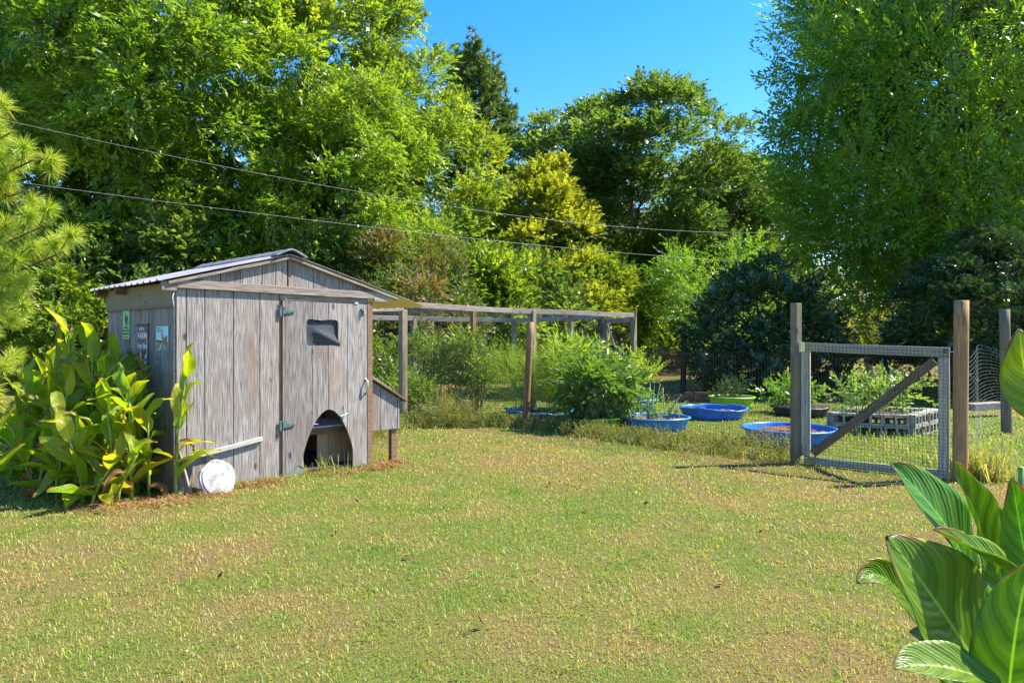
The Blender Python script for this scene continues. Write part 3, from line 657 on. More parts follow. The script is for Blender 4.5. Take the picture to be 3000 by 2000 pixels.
# ------------------------------------------------------------------ foliage
def leafset(P, D, N, L, Wd, fold=0.18):
    S = np.cross(D, N); S /= np.linalg.norm(S, axis=1, keepdims=True) + 1e-9; N = np.cross(S, D)
    m = P + D * (L * 0.42)[:, None] + N * (Wd * fold)[:, None]
    return np.stack([P, m + S * (Wd / 2)[:, None], P + D * L[:, None], m - S * (Wd / 2)[:, None]], 1)     # n,4,3
def unit(v): return v / (np.linalg.norm(v, axis=-1, keepdims=True) + 1e-9)
def spray_template(rg, n, length, leaf, width, droop, spread):
    """leaves set alternately along a twig that runs along +x and hangs towards -z"""
    t = (np.arange(n) + 0.7) / n; side = np.where(np.arange(n) % 2 == 0, 1.0, -1.0)
    P = np.stack([t * length, 0.0 * t, -droop * length * t ** 2], 1) + rg.normal(0, 0.02 * length, (n, 3))
    D = np.stack([0.55 + 0.5 * t, side * spread * (1.1 - 0.7 * t), -droop * (0.35 + 0.9 * rg.random(n))], 1) + rg.normal(0, 0.22, (n, 3)); D = unit(D)
    N = unit(np.stack([rg.normal(0, 0.35, n), rg.normal(0, 0.35, n), np.ones(n)], 1))
    L = leaf * (0.7 + 0.5 * rg.random(n)); return leafset(P, D, N, L, L * width)
def crown_arrays(rg, lobes, per, spray_len, nleaf, leaf, width, droop=0.35, spread=0.9, updir=0.25, flat=0.75, inner=0.45, center=None):
    """lobes: (x, y, z, r); sprays cover each lobe's outer side"""
    lob = np.asarray(lobes, float); c = center if center is not None else np.array([0, 0, lob[:, 2].mean()])
    li = np.repeat(np.arange(len(lob)), np.maximum(3, (per * (lob[:, 3] / lob[:, 3].mean()) ** 2).astype(int)))
    n = len(li); d = unit(rg.normal(0, 1, (n, 3)))
    out = unit(lob[li, :3] - c + 1e-3)
    d = unit(d + out * 0.55 + np.array([0, 0, 0.25]))
    r = lob[li, 3] * (inner + (1 - inner) * rg.random(n) ** 0.6)
    P = lob[li, :3] + d * r[:, None] * np.array([1, 1, flat])
    ax = unit(d * 0.9 + np.array([0, 0, updir]) + rg.normal(0, 0.38, (n, 3)))
    nrm = unit(np.array([0, 0, 0.75]) + d * 0.75 + rg.normal(0, 0.4, (n, 3)))
    y = unit(np.cross(nrm, ax)); z = np.cross(ax, y)
    R = np.stack([ax, y, z], -1); sc = 0.7 + 0.6 * rg.random(n)
    tv = rg.integers(0, 6, n); lobr = rg.random(len(lob))
    Vs = []; rn = []
    for k in range(6):
        T = spray_template(rg, nleaf, spray_len, leaf, width, droop, spread).reshape(-1, 3)
        ix = np.where(tv == k)[0]
        if len(ix) == 0: continue
        v = np.einsum('nij,mj->nmi', R[ix] * sc[ix][:, None, None], T) + P[ix][:, None, :]
        Vs.append(v.reshape(-1, 3))
        rr = np.clip(0.32 * lobr[li[ix]][:, None] + 0.18 * rg.random((len(ix), 1)) + 0.5 * rg.random((len(ix), nleaf)), 0, 1)
        rn.append(rr.ravel())
    V = np.concatenate(Vs); F = np.arange(len(V)).reshape(-1, 4)
    return V, F, np.concatenate(rn)
def lobes_for(rg, H, base, R, n, prof, rl=(0.9, 1.6), shell=(0.55, 1.0), squash=1.0):
    """lobe centres filling a crown whose half-width at relative height t is R*prof(t)"""
    out = []
    while len(out) < n:
        t = rg.random(); a = rg.random() * 6.283
        rad = R * prof(t)
        if rg.random() > (rad / R) ** 1.0 + 0.12: continue
        q = rad * (shell[0] + (shell[1] - shell[0]) * rg.random() ** 0.7) * (0.85 + 0.3 * N1.one(np.array(a * 1.3 + H), np.array(t * 4.0)))
        r = rl[0] + (rl[1] - rl[0]) * rg.random()
        out.append((math.cos(a) * q, math.sin(a) * q * squash, base + t * (H - base), r))
    return out
def trunk_arrays(rg, H, r0, lobes, nl, lean=(0, 0), fork=0.35, sides=7):
    mb = MB(); n = 7; pts = []; rad = []
    for i in range(n):
        t = i / (n - 1); pts.append(Vector((lean[0] * t + 0.12 * math.sin(t * 5) * t, lean[1] * t + 0.1 * math.cos(t * 4) * t, -0.15 + t * H * 0.86))); rad.append(r0 * (1.25 if i == 0 else 1) * (1 - 0.85 * t))
    mb.tube(pts, rad, sides)
    pick = rg.choice(len(lobes), min(nl, len(lobes)), replace=False)
    for k in pick:
        l = lobes[k]; z = max(H * 0.12, min(H * 0.75, l[2] - 0.9 - 0.55 * math.hypot(l[0], l[1])))
        t = (z + 0.15) / (H * 0.86); s = Vector((lean[0] * t, lean[1] * t, z)); e = Vector(l[:3])
        m = s.lerp(e, 0.5) + Vector((rg.normal(0, 0.2), rg.normal(0, 0.2), 0.25 * (e - s).length * 0.5)); rr = r0 * (1 - 0.85 * t)
        mb.tube([s, s.lerp(m, 0.5) + Vector((0, 0, 0.08)), m, m.lerp(e, 0.5), e], [rr * 0.55, rr * 0.42, rr * 0.3, rr * 0.2, 0.012], 5, False)
    return mb
class TreeKind:
    def __init__(s, seed, H, base, R, n, prof, per, spray, nleaf, leaf, width, mat, bark='bark', r0=0.28, nl=22, rl=(0.9, 1.6), droop=0.35, spread=0.9, updir=0.25, flat=0.75, inner=0.4, shell=(0.5, 1.0), lobes=None, lean=(0, 0)):
        rg = np.random.default_rng(seed); lo = lobes or lobes_for(rg, H, base, R, n, prof, rl, shell)
        V, F, r = crown_arrays(rg, lo, per, spray, nleaf, leaf, width, droop, spread, updir, flat, inner)
        s.crown = mesh_np('crown', V, F, M[mat], rnd=r)
        mb = trunk_arrays(rg, H, r0, lo, nl, lean); s.trunk = mesh_py('trunk', mb.V, mb.F, M[bark], True)
    def place(s, name, loc, label, cat='tree', sc=1.0, sz=None, rz=0.0, group=None, crown='crown', mat=None):
        e = thing(name, loc, label, cat, rz, group); e.scale = (sc, sc, sz or sc)
        put(bpy.data.objects.new('trunk', s.trunk), e)
        c = put(bpy.data.objects.new(crown, s.crown), e); c['kind'] = 'stuff'
        if mat: 
            c.material_slots[0].link = 'OBJECT'; c.material_slots[0].material = M[mat]
        return e
dome = lambda t: math.sqrt(max(0.0, 1 - (2 * t - 0.85) ** 2 / 1.35)) if t > 0.0 else 0.6
egg = lambda t: (0.75 + 0.5 * t) if t < 0.4 else max(0.05, 0.98 * math.sqrt(max(0, 1 - ((t - 0.4) / 0.62) ** 2)))
cone = lambda t: max(0.06, 1.0 * (1 - t) ** 0.75 * (0.75 + 0.5 * min(1, t * 3)))
vase = lambda t: 0.35 + 0.9 * t if t < 0.6 else max(0.1, 0.9 * math.sqrt(max(0, 1 - ((t - 0.6) / 0.44) ** 2)))

K_broad = TreeKind(11, 17.5, 1.2, 6.3, 150, egg, 84, 0.66, 13, 0.22, 0.40, 'leaf_broad', r0=0.32, nl=26, rl=(0.9, 1.7), droop=0.55, updir=0.1)
K_tall = TreeKind(12, 17.5, 1.5, 4.6, 115, egg, 80, 0.56, 12, 0.19, 0.5, 'leaf_tall', r0=0.26, nl=22, rl=(0.8, 1.5), droop=0.3)
K_oak = TreeKind(13, 18.0, 2.6, 7.2, 165, vase, 84, 0.64, 12, 0.22, 0.45, 'leaf_oak', bark='bark_pale', r0=0.36, nl=40, rl=(0.8, 1.5), droop=0.15, updir=0.4, inner=0.5, shell=(0.35, 1.0))
K_cone = TreeKind(14, 9.5, 0.6, 3.5, 80, cone, 90, 0.44, 11, 0.14, 0.55, 'leaf_cone', r0=0.16, nl=16, rl=(0.55, 1.0), updir=0.5, droop=0.2)
K_shrub = TreeKind(15, 4.2, 0.1, 2.4, 44, dome, 80, 0.44, 11, 0.14, 0.5, 'leaf_shrub', r0=0.07, nl=14, rl=(0.5, 0.95))

# wood edge on the left, behind the coop
LG = 'broad-leaved trees of the wood edge'
K_broad.place('broadleaf_tree', AT(560, 30.5), 'huge yellow-green tree with drooping leaf sprays rising right behind the coop', sc=1.08, rz=0.4)
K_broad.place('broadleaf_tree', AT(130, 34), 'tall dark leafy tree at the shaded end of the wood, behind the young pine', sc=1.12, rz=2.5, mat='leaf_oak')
K_tall.place('broadleaf_tree', AT(900, 34), 'tall yellow-green tree behind the coop whose top stands against the blue sky', sc=1.12, sz=1.17, rz=1.1)
K_tall.place('broadleaf_tree', AT(1190, 33.5), 'slender leafy tree with steep shoulder against the sky, left of the far pine', sc=0.95, sz=0.88, rz=3.0)
K_broad.place('broadleaf_tree', AT(1010, 28.5), 'low bright yellow-green tree in front of the taller ones, above the coop roof slope', sc=0.62, sz=0.66, rz=5.0)
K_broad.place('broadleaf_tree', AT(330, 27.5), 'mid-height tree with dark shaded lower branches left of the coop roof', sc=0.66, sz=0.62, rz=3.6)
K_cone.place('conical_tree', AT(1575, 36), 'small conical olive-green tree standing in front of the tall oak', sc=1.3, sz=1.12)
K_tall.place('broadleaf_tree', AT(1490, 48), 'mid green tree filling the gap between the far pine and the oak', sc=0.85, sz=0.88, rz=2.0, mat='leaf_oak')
K_oak.place('oak_tree', AT(1850, 46), 'wide rounded dark oak with pale limbs against the sky beyond the netted cage', sc=1.25, sz=0.9, rz=0.9)
K_oak.place('oak_tree', AT(2140, 50), 'oak with thinner crown at the right shoulder of the wide rounded oak', sc=0.85, sz=0.76, rz=4.0)
K_fern = TreeKind(16, 6.5, 1.0, 2.6, 30, dome, 34, 0.95, 22, 0.17, 0.34, 'leaf_fresh', r0=0.12, nl=14, rl=(0.6, 1.1), droop=0.45, spread=1.2)
K_red = TreeKind(17, 5.2, 0.3, 2.6, 42, dome, 80, 0.4, 11, 0.11, 0.5, 'leaf_red', r0=0.08, nl=16, rl=(0.5, 0.9), updir=0.6)
K_dark = TreeKind(18, 3.8, 0.15, 2.05, 52, lambda t: 0.95 if t < 0.5 else max(0.1, 0.98 * math.sqrt(max(0, 1 - ((t - 0.5) / 0.53) ** 2))), 46, 0.34, 10, 0.145, 0.5, 'leaf_dark', r0=0.09, nl=30, rl=(0.4, 0.7), droop=0.3, shell=(0.3, 1.0))
K_fern.place('compound_leaf_tree', AT(2085, 36), 'small bright green tree with feathery fronds below the oaks', sc=1.0, sz=1.0)
K_red.place('flowering_shrub', AT(1195, 25), 'tall shrub with rusty pink seed heads behind the right slope of the coop roof', 'shrub', sc=0.95)
K_dark.place('camellia_shrub', G(2225, 1150) , 'dense dark glossy evergreen shrub standing inside the garden behind the lime tub', 'shrub', sc=1.0)
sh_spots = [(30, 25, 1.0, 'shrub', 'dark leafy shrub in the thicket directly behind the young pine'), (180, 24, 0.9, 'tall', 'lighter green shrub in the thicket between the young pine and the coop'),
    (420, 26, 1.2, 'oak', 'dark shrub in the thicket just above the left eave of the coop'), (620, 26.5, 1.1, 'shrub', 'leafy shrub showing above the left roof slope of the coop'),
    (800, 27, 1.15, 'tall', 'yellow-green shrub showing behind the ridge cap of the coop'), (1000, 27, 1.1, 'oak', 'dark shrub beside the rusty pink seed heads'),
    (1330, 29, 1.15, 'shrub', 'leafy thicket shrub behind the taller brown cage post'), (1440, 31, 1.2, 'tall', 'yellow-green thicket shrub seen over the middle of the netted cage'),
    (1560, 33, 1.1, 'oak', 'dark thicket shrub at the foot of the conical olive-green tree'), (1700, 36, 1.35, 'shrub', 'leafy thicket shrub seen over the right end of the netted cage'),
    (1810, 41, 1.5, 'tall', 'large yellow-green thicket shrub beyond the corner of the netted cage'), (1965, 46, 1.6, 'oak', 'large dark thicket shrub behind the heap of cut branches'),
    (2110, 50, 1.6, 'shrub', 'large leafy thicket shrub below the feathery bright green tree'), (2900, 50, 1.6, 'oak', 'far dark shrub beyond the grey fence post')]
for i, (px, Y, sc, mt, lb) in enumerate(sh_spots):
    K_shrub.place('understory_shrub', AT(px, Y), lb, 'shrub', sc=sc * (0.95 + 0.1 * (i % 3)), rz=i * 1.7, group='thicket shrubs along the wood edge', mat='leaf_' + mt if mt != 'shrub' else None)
# the wood behind everything
rg = np.random.default_rng(31); lo = []
for i in range(700):
    x = rg.uniform(-62, 62); top = 11 + 3.5 * math.sin(x * 0.13) + 2 * math.sin(x * 0.37)
    lo.append((x, 64 + rg.uniform(0, 9), rg.uniform(0.3, top), rg.uniform(1.4, 2.4)))
V, F, r = crown_arrays(rg, lo, 26, 1.1, 12, 0.42, 0.5, center=np.array([0, 90, 6.0]))
o = obj_np('distant_wood', V, F, M['leaf_oak'], rnd=r); tag(o, 'far dark wood closing the view behind the nearer trees', 'wood', kind='stuff')

# near tree on the right with long arching sprays, and the taller one behind it
rg = np.random.default_rng(41); lo = []
for i in range(150):
    t = rg.random(); a = rg.uniform(0, 6.283); rad = 4.5 * (0.55 + 0.9 * t if t < 0.45 else 0.98 * math.sqrt(max(0, 1 - ((t - 0.45) / 0.6) ** 2))) * rg.uniform(0.45, 1.0) ** 0.6
    lo.append((math.cos(a) * rad, math.sin(a) * rad, 2.3 + t * 9.2 - 0.10 * rad, rg.uniform(0.7, 1.3)))
K_elm = TreeKind(42, 11.5, 2, 5, 0, dome, 58, 0.9, 17, 0.165, 0.36, 'leaf_elm', r0=0.24, nl=34, droop=0.28, spread=1.0, updir=0.15, inner=0.45, lobes=lo)
K_elm.place('elm_tree', (15.2, 24.6, 0), 'big spreading tree with arching bright green sprays beyond the gate', sc=1.32, sz=1.42).scale.y = 0.78
K_oak.place('oak_tree', (19.5, 28.0, 0), 'tall dark-leaved tree rising behind the spreading bright green tree', sc=1.05, sz=1.05, rz=0.0).scale.y = 0.62
K_cone.place('small_tree', (13.2, 19.8, 0), 'low dark leafy tree with leaning limbs behind the loose wire fence', sc=0.70, sz=0.50, rz=1.0, mat='leaf_dark')
K_fruit = TreeKind(19, 4.6, 1.7, 3.0, 24, dome, 44, 0.4, 10, 0.10, 0.4, 'leaf_cone', bark='bark_pale', r0=0.19, nl=20, rl=(0.5, 0.8), droop=0.25)
K_fruit.place('fruit_tree', G(2543, 1098), 'small fruit tree with thick short trunk on the sunny far lawn', sc=1.1)
# pale limb of the near tree that leans across behind the posts
tube('limb', None, [PX(2760, 1080, 19.2), PX(2835, 905, 19.0), PX(2890, 862, 18.8), PX(2960, 842, 18.6), PX(3060, 800, 18.6)], [0.11, 0.10, 0.09, 0.07, 0.05], M['bark_pale'])
bpy.data.objects['limb'].name = 'tree_limb'; tag(bpy.data.objects['tree_limb'], 'pale bare limb leaning up into the tree behind the round gate post', 'branch')

# far pine against the sky
def needles(rg, P, D, n, L, w, spread):
    """tufts of needles: P, D of each tuft"""
    m = len(P); d = unit(D[:, None, :] * spread + unit(rg.normal(0, 1, (m, n, 3)))); l = L * (0.7 + 0.4 * rg.random((m, n)))
    s = unit(np.cross(d, unit(rg.normal(0, 1, (m, n, 3))))) * w / 2
    b = P[:, None, :] + D[:, None, :] * (rg.random((m, n, 1)) * L * 0.5); mid = b + d * (l * 0.6)[..., None]
    t = b + d * l[..., None] - np.array([0, 0, 1.0]) * (l * 0.10)[..., None]
    V = np.stack([b - s, b + s, mid + s, mid - s, t], 2).reshape(-1, 3); k = np.arange(m * n)[:, None] * 5
    F = np.concatenate([k + np.array([[0, 1, 2]]), k + np.array([[0, 2, 3]]), k + np.array([[3, 2, 4]])], 0)
    r = np.clip(0.75 * rg.random(m * n) + 0.25 * np.repeat(rg.random(m), n), 0, 1)
    return V, F, np.tile(r, 3)
pine = thing('pine_tree', AT(1400, 50), 'tall dark pine with open rounded top rising above the wood', 'pine')
rg = np.random.default_rng(51); mb = MB(); mb.tube([(0, 0, -0.2), (0.2, 0, 7), (0.0, 0, 14), (-0.3, 0, 19), (-0.6, 0, 21.6)], [0.36, 0.32, 0.24, 0.14, 0.04], 8)
TP = []; TD = []
for i in range(46):
    z = 9.5 + 11.8 * (i / 45) ** 0.85; a = i * 2.4 + rg.normal(0, 0.3); ln = (3.7 - 2.2 * ((z - 9.5) / 12) ** 2) * rg.uniform(0.7, 1.1)
    s0 = Vector((0.0 - 0.03 * max(0, z - 14), 0, z)); e = s0 + Vector((math.cos(a) * ln, math.sin(a) * ln, 0.35 * ln * rg.uniform(0.2, 1.0)))
    mb.tube([s0, s0.lerp(e, 0.5) - Vector((0, 0, 0.15)), e], [0.09, 0.06, 0.02], 5, False)
    for k in range(42):
        t = rg.uniform(0.35, 1.0); p = s0.lerp(e, t) + Vector(rg.normal(0, 0.42, 3)); TP.append(p); TD.append((e - s0).normalized() * 0.6 + Vector((0, 0, 0.8)))
mb.build('trunk', M['bark_pine'], pine, True)
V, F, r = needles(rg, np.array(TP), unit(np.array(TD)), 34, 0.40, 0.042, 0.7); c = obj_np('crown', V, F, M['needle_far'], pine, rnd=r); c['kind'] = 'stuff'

# young long-needled pine at the left
yp = thing('young_pine', (-8.55, 10.6, 0), 'young pine with long bright green needle tufts behind the cannas', 'pine')
rg = np.random.default_rng(52); mb = MB(); mb.tube([(0, 0, -0.1), (0.05, 0, 2.2), (0.0, 0, 4.2), (0.05, 0, 5.2)], [0.10, 0.08, 0.05, 0.015], 8)
TP = []; TD = []
def branch(s, e, lift):
    s = Vector(s); e = Vector(e); m = s.lerp(e, 0.5) - Vector((0, 0, 0.10)); mb.tube([s, m, e], [0.028, 0.02, 0.012], 5, False)
    d = (e - s).normalized()
    for k in range(4):
        t = 0.55 + 0.45 * k / 3; p = (s.lerp(m, t * 2) if t < 0.5 else m.lerp(e, t * 2 - 1)) + Vector(rg.normal(0, 0.05, 3)); q = p + (d * 0.6 + Vector(rg.normal(0, 0.6, 3)) + Vector((0, 0, lift))).normalized() * 0.20
        mb.tube([p, q], [0.010, 0.007], 4, False); TP.append(q); TD.append((q - p).normalized())
# branch ends that reach into the picture, traced at the tree's own distance
for px, py, Y in ((30, 390, 10.3), (95, 470, 10.2), (20, 500, 10.6), (110, 545, 10.5), (120, 665, 10.1), (60, 625, 10.4), (180, 740, 9.9), (110, 730, 10.2), (40, 760, 10.0), (60, 900, 10.1), (100, 890, 9.9), (10, 930, 9.8), (0, 830, 10.0), (-60, 560, 10.4), (-40, 420, 10.7)):
    e = PX(px, py, Y) - Vector((-8.55, 10.6, 0)); zz = max(0.6, e.z - 0.35 * math.hypot(e.x, e.y) * 0.6)
    branch((0, 0, zz), e, 0.55)
for i in range(18):
    a = 1.6 + i * 0.75; ln = rg.uniform(0.9, 1.6); z = 0.8 + 0.24 * i
    branch((0, 0, z), (-abs(math.cos(a)) * ln, math.sin(a) * ln, z + 0.4), 0.55)
mb.build('trunk', M['bark_pine'], yp, True)
V, F, r = needles(rg, np.array(TP), np.array(TD), 210, 0.25, 0.0075, 0.55); c = obj_np('crown', V, F, M['needle'], yp, rnd=r); c['kind'] = 'stuff'

# ------------------------------------------------------------------ overhead lines
def line(z0, z1, sag, label):
    a = Vector((-11.5, 16.0, z0)); b = Vector((10.35, 32.6, z1)); pts = []
    for i in range(-12, 37):
        t = i / 24.0; pts.append(a.lerp(b, t) - Vector((0, 0, sag * (1 - (2 * t - 1) ** 2) if 0 <= t <= 1 else sag * (1 - (2 * t - 1) ** 2))))
    o = tube('overhead_cable', None, pts, 0.0050, M['cable'], 6); tag(o, label, 'cable', 'overhead cables')
line(5.24, 5.24, 0.22, 'lower grey cable strung in front of the trees'); line(6.6, 6.55, 0.6, 'upper grey cable strung in front of the trees')

# ------------------------------------------------------------------ fences, gate, cage
def grid_mesh(name, parent, segs, cw, ch, r, mat, wob=0.0, seed=0):
    """wire grid over upright panels: segs = [(a, b, z0a, z1a, z0b, z1b)]; every wire is a thin three-sided rod"""
    rg = random.Random(seed); V = []; F = []
    def rod(p, q, rr):
        d = (q - p).normalized(); u = d.cross(Vector((0.3, 0.5, 0.81))).normalized(); w = d.cross(u); o = len(V)
        for c in (p, q):
            for k in range(3):
                an = 2.094 * k; V.append(c + (u * math.cos(an) + w * math.sin(an)) * rr)
        for k in range(3): F.append((o + k, o + (k + 1) % 3, o + 3 + (k + 1) % 3, o + 3 + k))
    for a, b, z0a, z1a, z0b, z1b in segs:
        a = Vector(a); b = Vector(b); L = (b - a).length; n = max(1, int(L / cw)); sub = max(1, int(L / 0.6)) if wob else 1
        nrm = (b - a).cross(UP).normalized()
        def pt(t, s):
            z0 = z0a + (z0b - z0a) * t; z1 = z1a + (z1b - z1a) * t; p = a.lerp(b, t); p = Vector((p.x, p.y, z0 + (z1 - z0) * s))
            if wob: p += nrm * (wob * math.sin(t * L * 2.1 + s * 3 + seed) * math.sin(s * 3.1)) + Vector((0, 0, wob * 0.6 * math.sin(t * L * 1.3 + seed)))
            return p
        for i in range(n + 1):
            t = i / n; k = 3 if wob else 1
            for j in range(k): rod(pt(t, j / k), pt(t, (j + 1) / k), r)
        m = max(1, int(max(z1a - z0a, z1b - z0b) / ch))
        for j in range(m + 1):
            for i in range(sub): rod(pt(i / sub, j / m), pt((i + 1) / sub, j / m), r)
    o = obj_py(name, V, F, mat, parent); o['kind'] = 'stuff'; return o
def round_post(parent, p, top, r, mat, tilt=(0, 0), name='post', taper=0.96):
    """post with its own upright grain; top is its height"""
    bm = bmesh.new(); n = 9
    V, F = tube_data([(tilt[0] * t, tilt[1] * t, -0.25 + (top + 0.25) * t) for t in np.linspace(0, 1, n)], [r * (1 - (1 - taper) * t) for t in np.linspace(0, 1, n)], 14)
    o = obj_py(name, V, F, mat, parent, False)
    for pl in o.data.polygons: pl.use_smooth = len(pl.vertices) == 4
    o.location = p; return o
def sq_post(parent, p, top, w, mat, rz=0.0, name='post'):
    o = box(name, parent, (-w / 2, -w / 2, -0.2), (w / 2, w / 2, top), mat, 0.006, 0.003, int(p[0] * 10), 6)
    o.location = Vector(p) + Vector((0, 0, (top - 0.2) / 2)); o.rotation_euler = (0, 0, rz); return o

LEAN = G(1537, 1248); LGP = Vector((3.78, 9.45, 0)); RGP = Vector((5.19, 8.23, 0)); CA = Vector((-2.05, 13.35, 0))
gf = thing('garden_fence', LGP, 'dark wire mesh garden fence with leaning brown post and square gate post', 'fence')
def rel(parent, p): return Vector(p) - parent.location
round_post(gf, rel(gf, LEAN), 1.98, 0.066, M['post_brown'], (0.115, 0.02))
sq_post(gf, rel(gf, LGP), 2.13, 0.105, M['post'], 0.5)
grid_mesh('wire_mesh', gf, [(rel(gf, LEAN + Vector((0.02, -0.07, 0))), rel(gf, LGP + Vector((-0.06, -0.05, 0))), 0.0, 1.50, 0.0, 1.47), (rel(gf, CA + Vector((0.05, -0.06, 0))), rel(gf, LEAN + Vector((-0.02, -0.07, 0))), 0.0, 1.52, 0.0, 1.50)], 0.045, 0.045, 0.0017, M['mesh_wire'], 0.02, 3)

GL = Vector((3.836, 9.42, 0.02)); GR = Vector((5.13, 8.32, 0.0)); gdir = (GR - GL); glen = math.hypot(gdir.x, gdir.y)
gate = thing('garden_gate', GL, 'weathered timber gate with diagonal brace and black wire mesh', 'gate', math.atan2(gdir.y, gdir.x))
TH = 0.04
beam('top_rail', gate, (0.0, 0, 1.535), (glen, 0, 1.475), TH, 0.115, M['gate_wood'], rough=0.003, seed=1, cuts=6)
beam('bottom_rail', gate, (0.04, 0, 0.045), (glen, 0, 0.04), TH, 0.095, M['gate_wood'], rough=0.003, seed=2, cuts=6)
beam('stile', gate, (0.06, 0.002, 0.094), (0.06, 0.002, 1.474), 0.115, TH, M['gate_wood'], rough=0.002, seed=3, cuts=5, roll=math.pi / 2 * 0)
beam('stile', gate, (glen - 0.06, 0.002, 0.09), (glen - 0.06, 0.002, 1.416), 0.115, TH, M['gate_wood'], rough=0.002, seed=4, cuts=5)
beam('brace', gate, (0.15, 0.004, 0.13), (glen - 0.155, 0.004, 1.375), 0.034, 0.105, M['brace_wood'], rough=0.002, seed=5, cuts=5)
grid_mesh('wire_mesh', gate, [(Vector((0.06, -0.028, 0)), Vector((glen - 0.02, -0.028, 0)), 0.01, 1.59, 0.0, 1.52)], 0.042, 0.042, 0.0019, M['mesh_wire'])
mb = MB(); mb.boxm(Matrix.Translation((0.03, -0.028, 1.53)), 0.06, 0.008, 0.125); mb.boxm(Matrix.Translation((-0.05, -0.036, 1.53)), 0.07, 0.008, 0.125); mb.tube([(-0.008, -0.034, 1.46), (-0.008, -0.034, 1.60)], 0.008); mb.build('hinge', M['zinc'], gate)
mb = MB(); mb.boxm(Matrix.Translation((glen - 0.035, -0.03, 1.49)), 0.05, 0.01, 0.05); mb.build('hook_plate', M['rust'], gate)
tube('hook', gate, [(glen - 0.03, -0.04, 1.49), (glen + 0.06, -0.05, 1.483), (glen + 0.13, -0.045, 1.492), (glen + 0.16, -0.04, 1.512), (glen + 0.13, -0.04, 1.520)], 0.006, M['galv'], 6)

rf = thing('loose_wire_fence', RGP, 'sagging loose wire fence between a brown round post and a grey post', 'fence')
round_post(rf, Vector((0, 0, 0)), 2.10, 0.079, M['post_brown'], (0.02, 0.0), taper=0.97)
FP = G(2950, 1268) + Vector((0, 0, 0)); round_post(rf, rel(rf, FP), 2.18, 0.085, M['post'], (-0.03, 0.02))
mb = MB()
a = Vector((0.08, 0.02, 0)); b = rel(rf, FP) + Vector((-0.06, -0.05, 0))
for j in range(24):
    z = 0.30 + 1.22 * j / 23; pts = []
    for i in range(15):
        t = i / 14; bulge = math.exp(-((t - 0.55) / 0.25) ** 2); pts.append(a.lerp(b, t) + Vector((0, 0.25 * bulge, z - 0.10 * math.sin(t * 6.3 + z) - 0.22 * bulge * (1 - z / 2))))
    mb.tube(pts, 0.0011, 3, False)
for i in range(13):
    t = (i + 0.5) / 13; bulge = math.exp(-((t - 0.55) / 0.25) ** 2); pts = []
    for j in range(6):
        z = 0.30 + 1.22 * j / 5; pts.append(a.lerp(b, t) + Vector((0, 0.25 * bulge, z - 0.10 * math.sin(t * 6.3 + z) - 0.22 * bulge * (1 - z / 2))))
    mb.tube(pts, 0.0006, 3, False)
o = mb.build('loose_wire', M['wire'], rf); o['kind'] = 'stuff'

F1, F2, F3 = G(2001, 1147), G(2447, 1158), AT(2597, 23.3)
ff = thing('far_fence', F1, 'wire fence on dark slim posts along the far side of the garden', 'fence')
for p, h, r in ((F1, 1.85, 0.09), (F2, 2.05, 0.10), (F3, 2.02, 0.105)): round_post(ff, rel(ff, p), h, r, M['post_dark'], (0.03, 0))
grid_mesh('wire_mesh', ff, [(rel(ff, F1), rel(ff, F2), 0, 1.4, 0, 1.4), (rel(ff, F2), rel(ff, F3), 0, 1.4, 0, 1.4), (rel(ff, AT(1868, 18.4)), rel(ff, F1), 0, 1.4, 0, 1.4)], 0.10, 0.075, 0.0020, M['mesh_wire'], 0.02, 5)

grid_mesh('added_vent_mesh', coop, [(Vector((W - 0.01, 0.07, 0)), Vector((W - 0.01, DP, 0)), 1.25, 2.15, 1.25, 2.15), (Vector((0.03, DP + 0.01, 0)), Vector((W, DP + 0.01, 0)), 1.1, 2.2, 1.1, 2.2)], 0.05, 0.05, 0.0012, M['wire'])  # added mesh over the unseen openings that light the coop's inside
# netted cage
cage = thing('netted_cage', CA, 'tall timber garden cage hung with fine netting around the berry bushes', 'cage')
CZ = 2.27
I_ = AT(1856, 17.9); E_ = AT(1562, 15.6); Fm = AT(1672, 16.5); BL = Vector((-5.6, 18.2, 0)); B_ = AT(1213, 20.0); D_ = AT(1506, 21.3); G_ = AT(1760, 19.6); H_ = AT(1776, 19.3); C_ = AT(1386, 17.2); J_ = AT(1690, 20.6)
r_ = lambda p, z=0.0: rel(cage, p) + Vector((0, 0, z))
for p, h, w, m in ((CA, CZ - 0.06, 0.125, 'post'), (E_, CZ + 0.02, 0.11, 'post'), (Fm, CZ - 0.06, 0.10, 'post'), (I_, CZ - 0.06, 0.12, 'post'), (B_, CZ - 0.06, 0.13, 'post'), (D_, CZ - 0.05, 0.12, 'post'), (G_, CZ - 0.06, 0.14, 'post_dark'), (H_, CZ - 0.1, 0.10, 'post'), (C_, CZ + 0.13, 0.11, 'post_brown'), (BL, CZ - 0.06, 0.12, 'post')):
    sq_post(cage, r_(p), h, w, M[m], 0.8)
joints = [CA, CA.lerp(I_, 0.40), CA.lerp(I_, 0.70), I_]
for k in range(3): beam('top_rail', cage, r_(joints[k], CZ - 0.004 * k) + Vector((0, 0, 0.03 if k == 0 else 0)), r_(joints[k + 1], CZ - 0.004 * (k + 1)), 0.05, 0.105, M['plank'], rough=0.006, seed=k + 3, cuts=8)
CB = on_coop(2.42, 2.35, 0)
beam('top_rail', cage, r_(CB, 2.10), r_(CA, CZ - 0.03), 0.05, 0.11, M['plank'], rough=0.004, seed=9, cuts=5)
